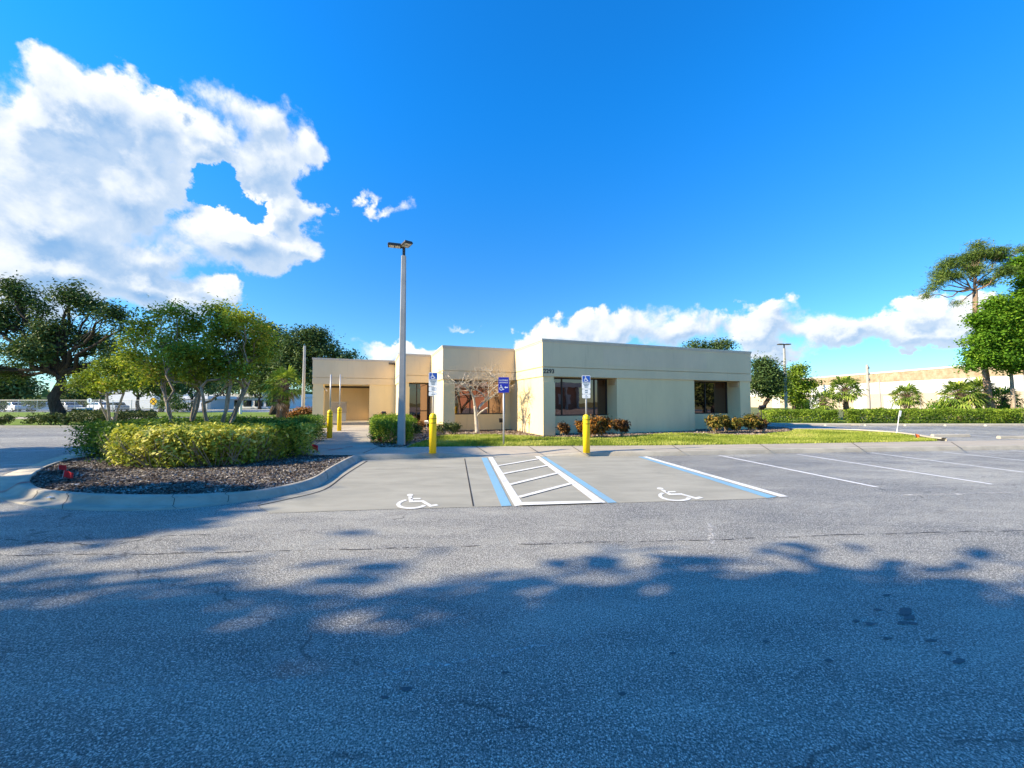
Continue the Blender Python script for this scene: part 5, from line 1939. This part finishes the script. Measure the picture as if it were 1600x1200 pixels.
for px, Y, r, h, lb in ((50, 64, 1.6, 2.2, 'pale bushy shrub between the parked cars left of the oak'), (268, 56, 2.0, 2.9, 'dark round bush right of the yellow crossing sign'),
                        (285, 60, 1.6, 1.5, 'low pale shrub in front of the grey shed'), (0, 63, 1.2, 1.6, 'pale shrub at the left edge in front of the parked cars')):
    p = PD(px, 640, Y)
    shrub_ball('shrub', lb, 'shrub', (p.x, Y, 0.05), r, h, 0.35, M['oak_leaf'] if 'dark' in lb else M['far_leaf'], 700)


# ---------------------------------------------------------------- cars
def car(label, loc, rz, paint):
    c = thing('parked_car', label, 'car', loc, 'cars parked behind the fence', local=True, rz=rz)
    W2 = 0.9
    prof = [(-2.25, 0.45), (-2.28, 0.85), (-2.15, 1.05), (-1.2, 1.10), (2.05, 1.08), (2.22, 0.95), (2.25, 0.45), (1.85, 0.32), (-1.85, 0.32)]
    mb = MB()
    rows_ = []
    for x, z in prof:
        k = 0.94 if z > 1.0 else 1.0
        rows_.append([(x, -W2 * k, z), (x, W2 * k, z)])
    n_ = len(prof)
    vs = [q for r_ in rows_ for q in r_]
    fs = [(2 * i, 2 * i + 1, 2 * ((i + 1) % n_) + 1, 2 * ((i + 1) % n_)) for i in range(n_)]
    fs += [tuple(2 * i for i in reversed(range(n_))), tuple(2 * i + 1 for i in range(n_))]
    mb.add(vs, fs)
    roof = [(-1.05, 1.08, .85), (-0.35, 1.62, .70), (1.35, 1.66, .70), (2.08, 1.07, .84)]
    vs = []
    for x, z, y in roof:
        vs += [(x, -y, z), (x, y, z)]
    mb.add(vs, [(0, 1, 3, 2), (2, 3, 5, 4), (4, 5, 7, 6), (0, 2, 4, 6), (1, 7, 5, 3)])
    mb.build('body', paint, c, bevel=0.05)
    for s in (-1, 1):
        def side(x, z):
            y = 0.85 + (0.70 - 0.85) * (z - 1.08) / 0.55
            return (x, s * (y + 0.02), z)
        MB().add([side(-0.80, 1.14), side(0.45, 1.14), side(0.42, 1.56), side(-0.30, 1.56)], [(0, 1, 2, 3)]).build('side_window', 'car_glass', c)
        MB().add([side(0.53, 1.14), side(1.70, 1.14), side(1.28, 1.57), side(0.50, 1.57)], [(0, 1, 2, 3)]).build('side_window', 'car_glass', c)
        for x in (-1.42, 1.42):
            t_ = MB().tube([(x, s * 0.72, 0.33), (x, s * 0.93, 0.33)], 0.34, 16).build('wheel', 'tyre', c)
            MB().tube([(x, s * 0.931, 0.33), (x, s * 0.945, 0.33)], 0.22, 12).build('rim', 'rim', t_)
    MB().add([(-1.09, -.74, 1.14), (-1.09, .74, 1.14), (-0.47, .64, 1.57), (-0.47, -.64, 1.57)], [(0, 1, 2, 3)]).build('windscreen', 'car_glass', c)
    MB().add([(2.10, -.72, 1.13), (2.10, .72, 1.13), (1.52, .62, 1.58), (1.52, -.62, 1.58)], [(0, 1, 2, 3)]).build('rear_window', 'car_glass', c)
    return c


def far_at(px, Y):
    return Vector(((px - 800) / F * Y, Y, 0.02))


cw = car('white estate car parked left of the oak trunk at the far left', far_at(27, 66), R(160), 'car_white')
cs = car('silver car parked between the oak trunk and the blue bin', far_at(110, 66), R(155), 'car_silver')
dup(cw, far_at(70, 68), R(35), 'white car half hidden by the left side of the oak trunk')
dup(cs, far_at(185, 66), R(150), 'silver car seen past the small pale-stemmed tree')
dup(cw, far_at(160, 70), R(165), 'white car right of the blue bin')

p = far_at(134, 54)
BX = thing('refuse_bin', 'bright blue box bin with pale lid in the far grass', 'bin', p, local=True)
MB().box(-0.6, 0.6, -0.5, 0.5, 0.0, 0.75).build('bin_body', 'box_blue', BX, bevel=0.03)
MB().box(-0.64, 0.64, -0.54, 0.54, 0.755, 0.87).build('lid', 'shed_white', BX, bevel=0.03)


def round_sign(label, loc, h, r, mat, cross):
    g = thing('road_sign', label, 'road sign', loc, 'signs along the side road', local=True)
    MB().tube([(0, 0, -0.2), (0, 0, h + r * 0.5)], 0.035, 8).build('post', 'galv', g)
    d = MB().tube([(0, -0.045, h), (0, -0.065, h)], r, 28).build('sign_plate', mat, g)
    if cross:
        mb_ = MB()
        fr = lambda x, y, o: (x, -0.067 - o, h + y)
        mb_.stroke([(-r * .62, -r * .62), (r * .62, r * .62)], r * .22, fr, 0.002)
        mb_.stroke([(-r * .62, r * .62), (r * .62, -r * .62)], r * .22, fr, 0.007)
        ring = [(r * .93 * math.cos(k / 28 * 6.2832), r * .93 * math.sin(k / 28 * 6.2832)) for k in range(29)]
        mb_.stroke(ring, r * .07, fr, 0.004)
        mb_.build('cross_mark', 'black', d)
    else:
        mb_ = MB()
        mb_.stroke([(0, -r * .55), (0, r * .55)], r * .35, lambda x, y, o: (x, -0.067 - o, h + y), 0.003)
        mb_.build('arrow_mark', 'sign_blue', d)
    return g


round_sign('round yellow railway crossing sign with a black cross', far_at(241, 44), 1.75, 0.42, 'rr_yellow', True)
round_sign('small round pale blue sign on a thin post right of the oak trunk', far_at(141, 52), 1.85, 0.36, 'sign_white', False)

# chain-link fence
mt_, tt, oo = newmat('chain_link')
Pq = pos(tt)
sx_ = tt.n('ShaderNodeSeparateXYZ')
tt.put(sx_.inputs[0], Pq)
u1 = tt.m('PINGPONG', tt.m('ADD', sx_.outputs[0], sx_.outputs[2]), 0.05)
u2 = tt.m('PINGPONG', tt.m('SUBTRACT', sx_.outputs[0], sx_.outputs[2]), 0.05)
mk = tt.m('LESS_THAN', tt.m('MINIMUM', u1, u2), 0.0032)
pb = tt.n('ShaderNodeBsdfPrincipled')
pb.inputs['Base Color'].default_value = (0.45, 0.47, 0.48, 1)
pb.inputs['Roughness'].default_value = 0.5
tp = tt.n('ShaderNodeBsdfTransparent')
mxs = tt.n('ShaderNodeMixShader')
tt.put(mxs.inputs[0], mk)
tt.nt.links.new(tp.outputs[0], mxs.inputs[1])
tt.nt.links.new(pb.outputs[0], mxs.inputs[2])
tt.nt.links.new(mxs.outputs[0], oo.inputs[0])
FN = thing('chain_link_fence', 'grey chain-link fence in front of the parked cars', 'fence', (-70, 60, 0.05))
x0, x1 = far_at(-30, 60).x, far_at(330, 60).x
MB().add([(x0, 60, 0.08), (x1, 60, 0.08), (x1, 60, 1.95), (x0, 60, 1.95)], [(0, 1, 2, 3)]).build('mesh_panel', mt_, FN)
MB().tube([(x0, 60, 1.98), (x1, 60, 1.98)], 0.03, 6).build('top_rail', 'galv', FN)
k = 0
xx = x0
while xx <= x1 + .1:
    MB().tube([(xx, 60.05, -0.1), (xx, 60.05, 2.05)], 0.045, 8).build('post', 'galv', FN)
    xx += 3.0

# low buildings far behind on the left
root = thing('shed', 'grey shed with a white roof edge beyond the yellow crossing sign', 'shed', far_at(300, 84))
a, b = far_at(268, 84), far_at(325, 84)
MB().box(a.x, b.x, 84, 92, 0, 2.35).build('wall', 'shed_grey', root)
MB().box(a.x - .3, b.x + .3, 83.6, 92.4, 2.36, 3.0).build('roof', 'shed_white', root)
for x in np.linspace(a.x + 1.2, b.x - 2.4, 3):
    MB().box(x, x + 1.6, 83.94, 84.05, 0.05, 2.0).build('door', 'shed_white', root)
root = thing('store_building', 'long low white building with a navy band far behind the hedge trees', 'building', far_at(390, 100))
a, b = far_at(322, 100), far_at(452, 100)
MB().box(a.x, b.x, 100, 118, -.1, 3.0).build('wall', 'shed_white', root)
MB().box(a.x - .4, b.x + .4, 99.5, 118.4, 2.95, 3.9).build('roof', 'shed_white', root)
MB().box(a.x - .2, b.x - 12, 99.3, 99.52, 2.2, 2.9).build('canopy_band', 'shed_navy', root)
for x in np.linspace(a.x + 1, b.x - 3, 7):
    f = MB().box(x, x + 2.1, 99.93, 100.05, 0.5, 2.1).build('window', 'frame', root)
    MB().box(x + .1, x + 2.0, 99.90, 99.925, 0.6, 2.0).build('pane', 'car_glass', f)
root = thing('gable_building', 'pale gabled building behind the silver cars', 'building', far_at(198, 96))
c = far_at(198, 96)
MB().add([(c.x - 7, 96, 0), (c.x + 7, 96, 0), (c.x + 7, 96, 4.2), (c.x, 96, 6.6), (c.x - 7, 96, 4.2), (c.x - 7, 108, 0), (c.x + 7, 108, 0), (c.x + 7, 108, 4.2), (c.x, 108, 6.6), (c.x - 7, 108, 4.2)],
         [(0, 1, 2, 3, 4), (9, 8, 7, 6, 5), (0, 4, 9, 5), (1, 6, 7, 2)]).build('wall', 'shed_white', root)
MB().add([(c.x - 7.4, 95.6, 4.15), (c.x, 95.6, 6.75), (c.x + 7.4, 95.6, 4.15), (c.x - 7.4, 108.4, 4.15), (c.x, 108.4, 6.75), (c.x + 7.4, 108.4, 4.15),
          (c.x - 7.4, 95.6, 4.35), (c.x, 95.6, 6.95), (c.x + 7.4, 95.6, 4.35), (c.x - 7.4, 108.4, 4.35), (c.x, 108.4, 6.95), (c.x + 7.4, 108.4, 4.35)],
         [(0, 3, 4, 1), (1, 4, 5, 2), (6, 7, 10, 9), (7, 8, 11, 10), (0, 1, 7, 6), (1, 2, 8, 7)]).build('roof', 'shed_grey', root)

# a distant belt of woods closing the horizon
P_ = []
for k in range(5200):
    a = rng.uniform(-1.25, 1.25)
    rr = rng.uniform(185, 230)
    hh = 3.0 + 2.2 * math.sin(a * 23) + 1.5 * math.sin(a * 57 + 1) + 2
    P_.append((math.sin(a) * rr, math.cos(a) * rr, rng.uniform(0, 1) ** 0.8 * max(2.5, hh)))
o = link('distant_woods', npmesh('distant_woods', leaves(np.array(P_), 5.0, 0.6, 0.3)), 'far_leaf')
o['kind'] = 'stuff'

# ================================================================== AROUND AND BEHIND THE PHOTOGRAPHER
gS = 'shade trees beside and behind the photographer'
for (x, y, h, rr, lb) in SHADE_TREES:
    bl = [(np.array([x, y, h]), np.array([rr * .8, rr * .8, rr * .55]))]
    for k in range(7):
        a = k / 7 * 6.283 + rng.uniform(-.3, .3)
        bl.append((np.array([x + math.cos(a) * rr * .6, y + math.sin(a) * rr * .6, h + rng.uniform(-.3, .35) * rr * .6]), np.array([rr * .48, rr * .48, rr * .36])))
    tree('shade_tree', lb, 'tree', (x, y, 0), bl, h * 0.5, 0.3, 0.40, M['oak_leaf'], 'bark', int(18 * rr * rr + 80), 38, min(1.0, rr * .34), 0.55, 1, 0, gS, shell=0.6, twigs=0.06, cutlow=-0.6)
# house across the street that the bronze windows mirror
root = thing('street_house', 'terracotta and white house across the lot behind the photographer', 'building', (50, -30, 0))
MB().box(38, 62, -44, -30, 0, 5.2).build('wall', 'clay', root)
MB().box(37, 63, -45, -29, 5.2, 6.2).build('roof', 'shed_white', root)
for x in np.arange(40, 61, 3.0):
    MB().box(x, x + 1.2, -30.05, -29.93, 1.0, 3.6).build('window', 'shed_white', root)
for x in (39, 45, 51, 57, 61):
    MB().box(x, x + 0.5, -29.6, -29.1, 0, 5.2).build('column', 'wh_white', root)
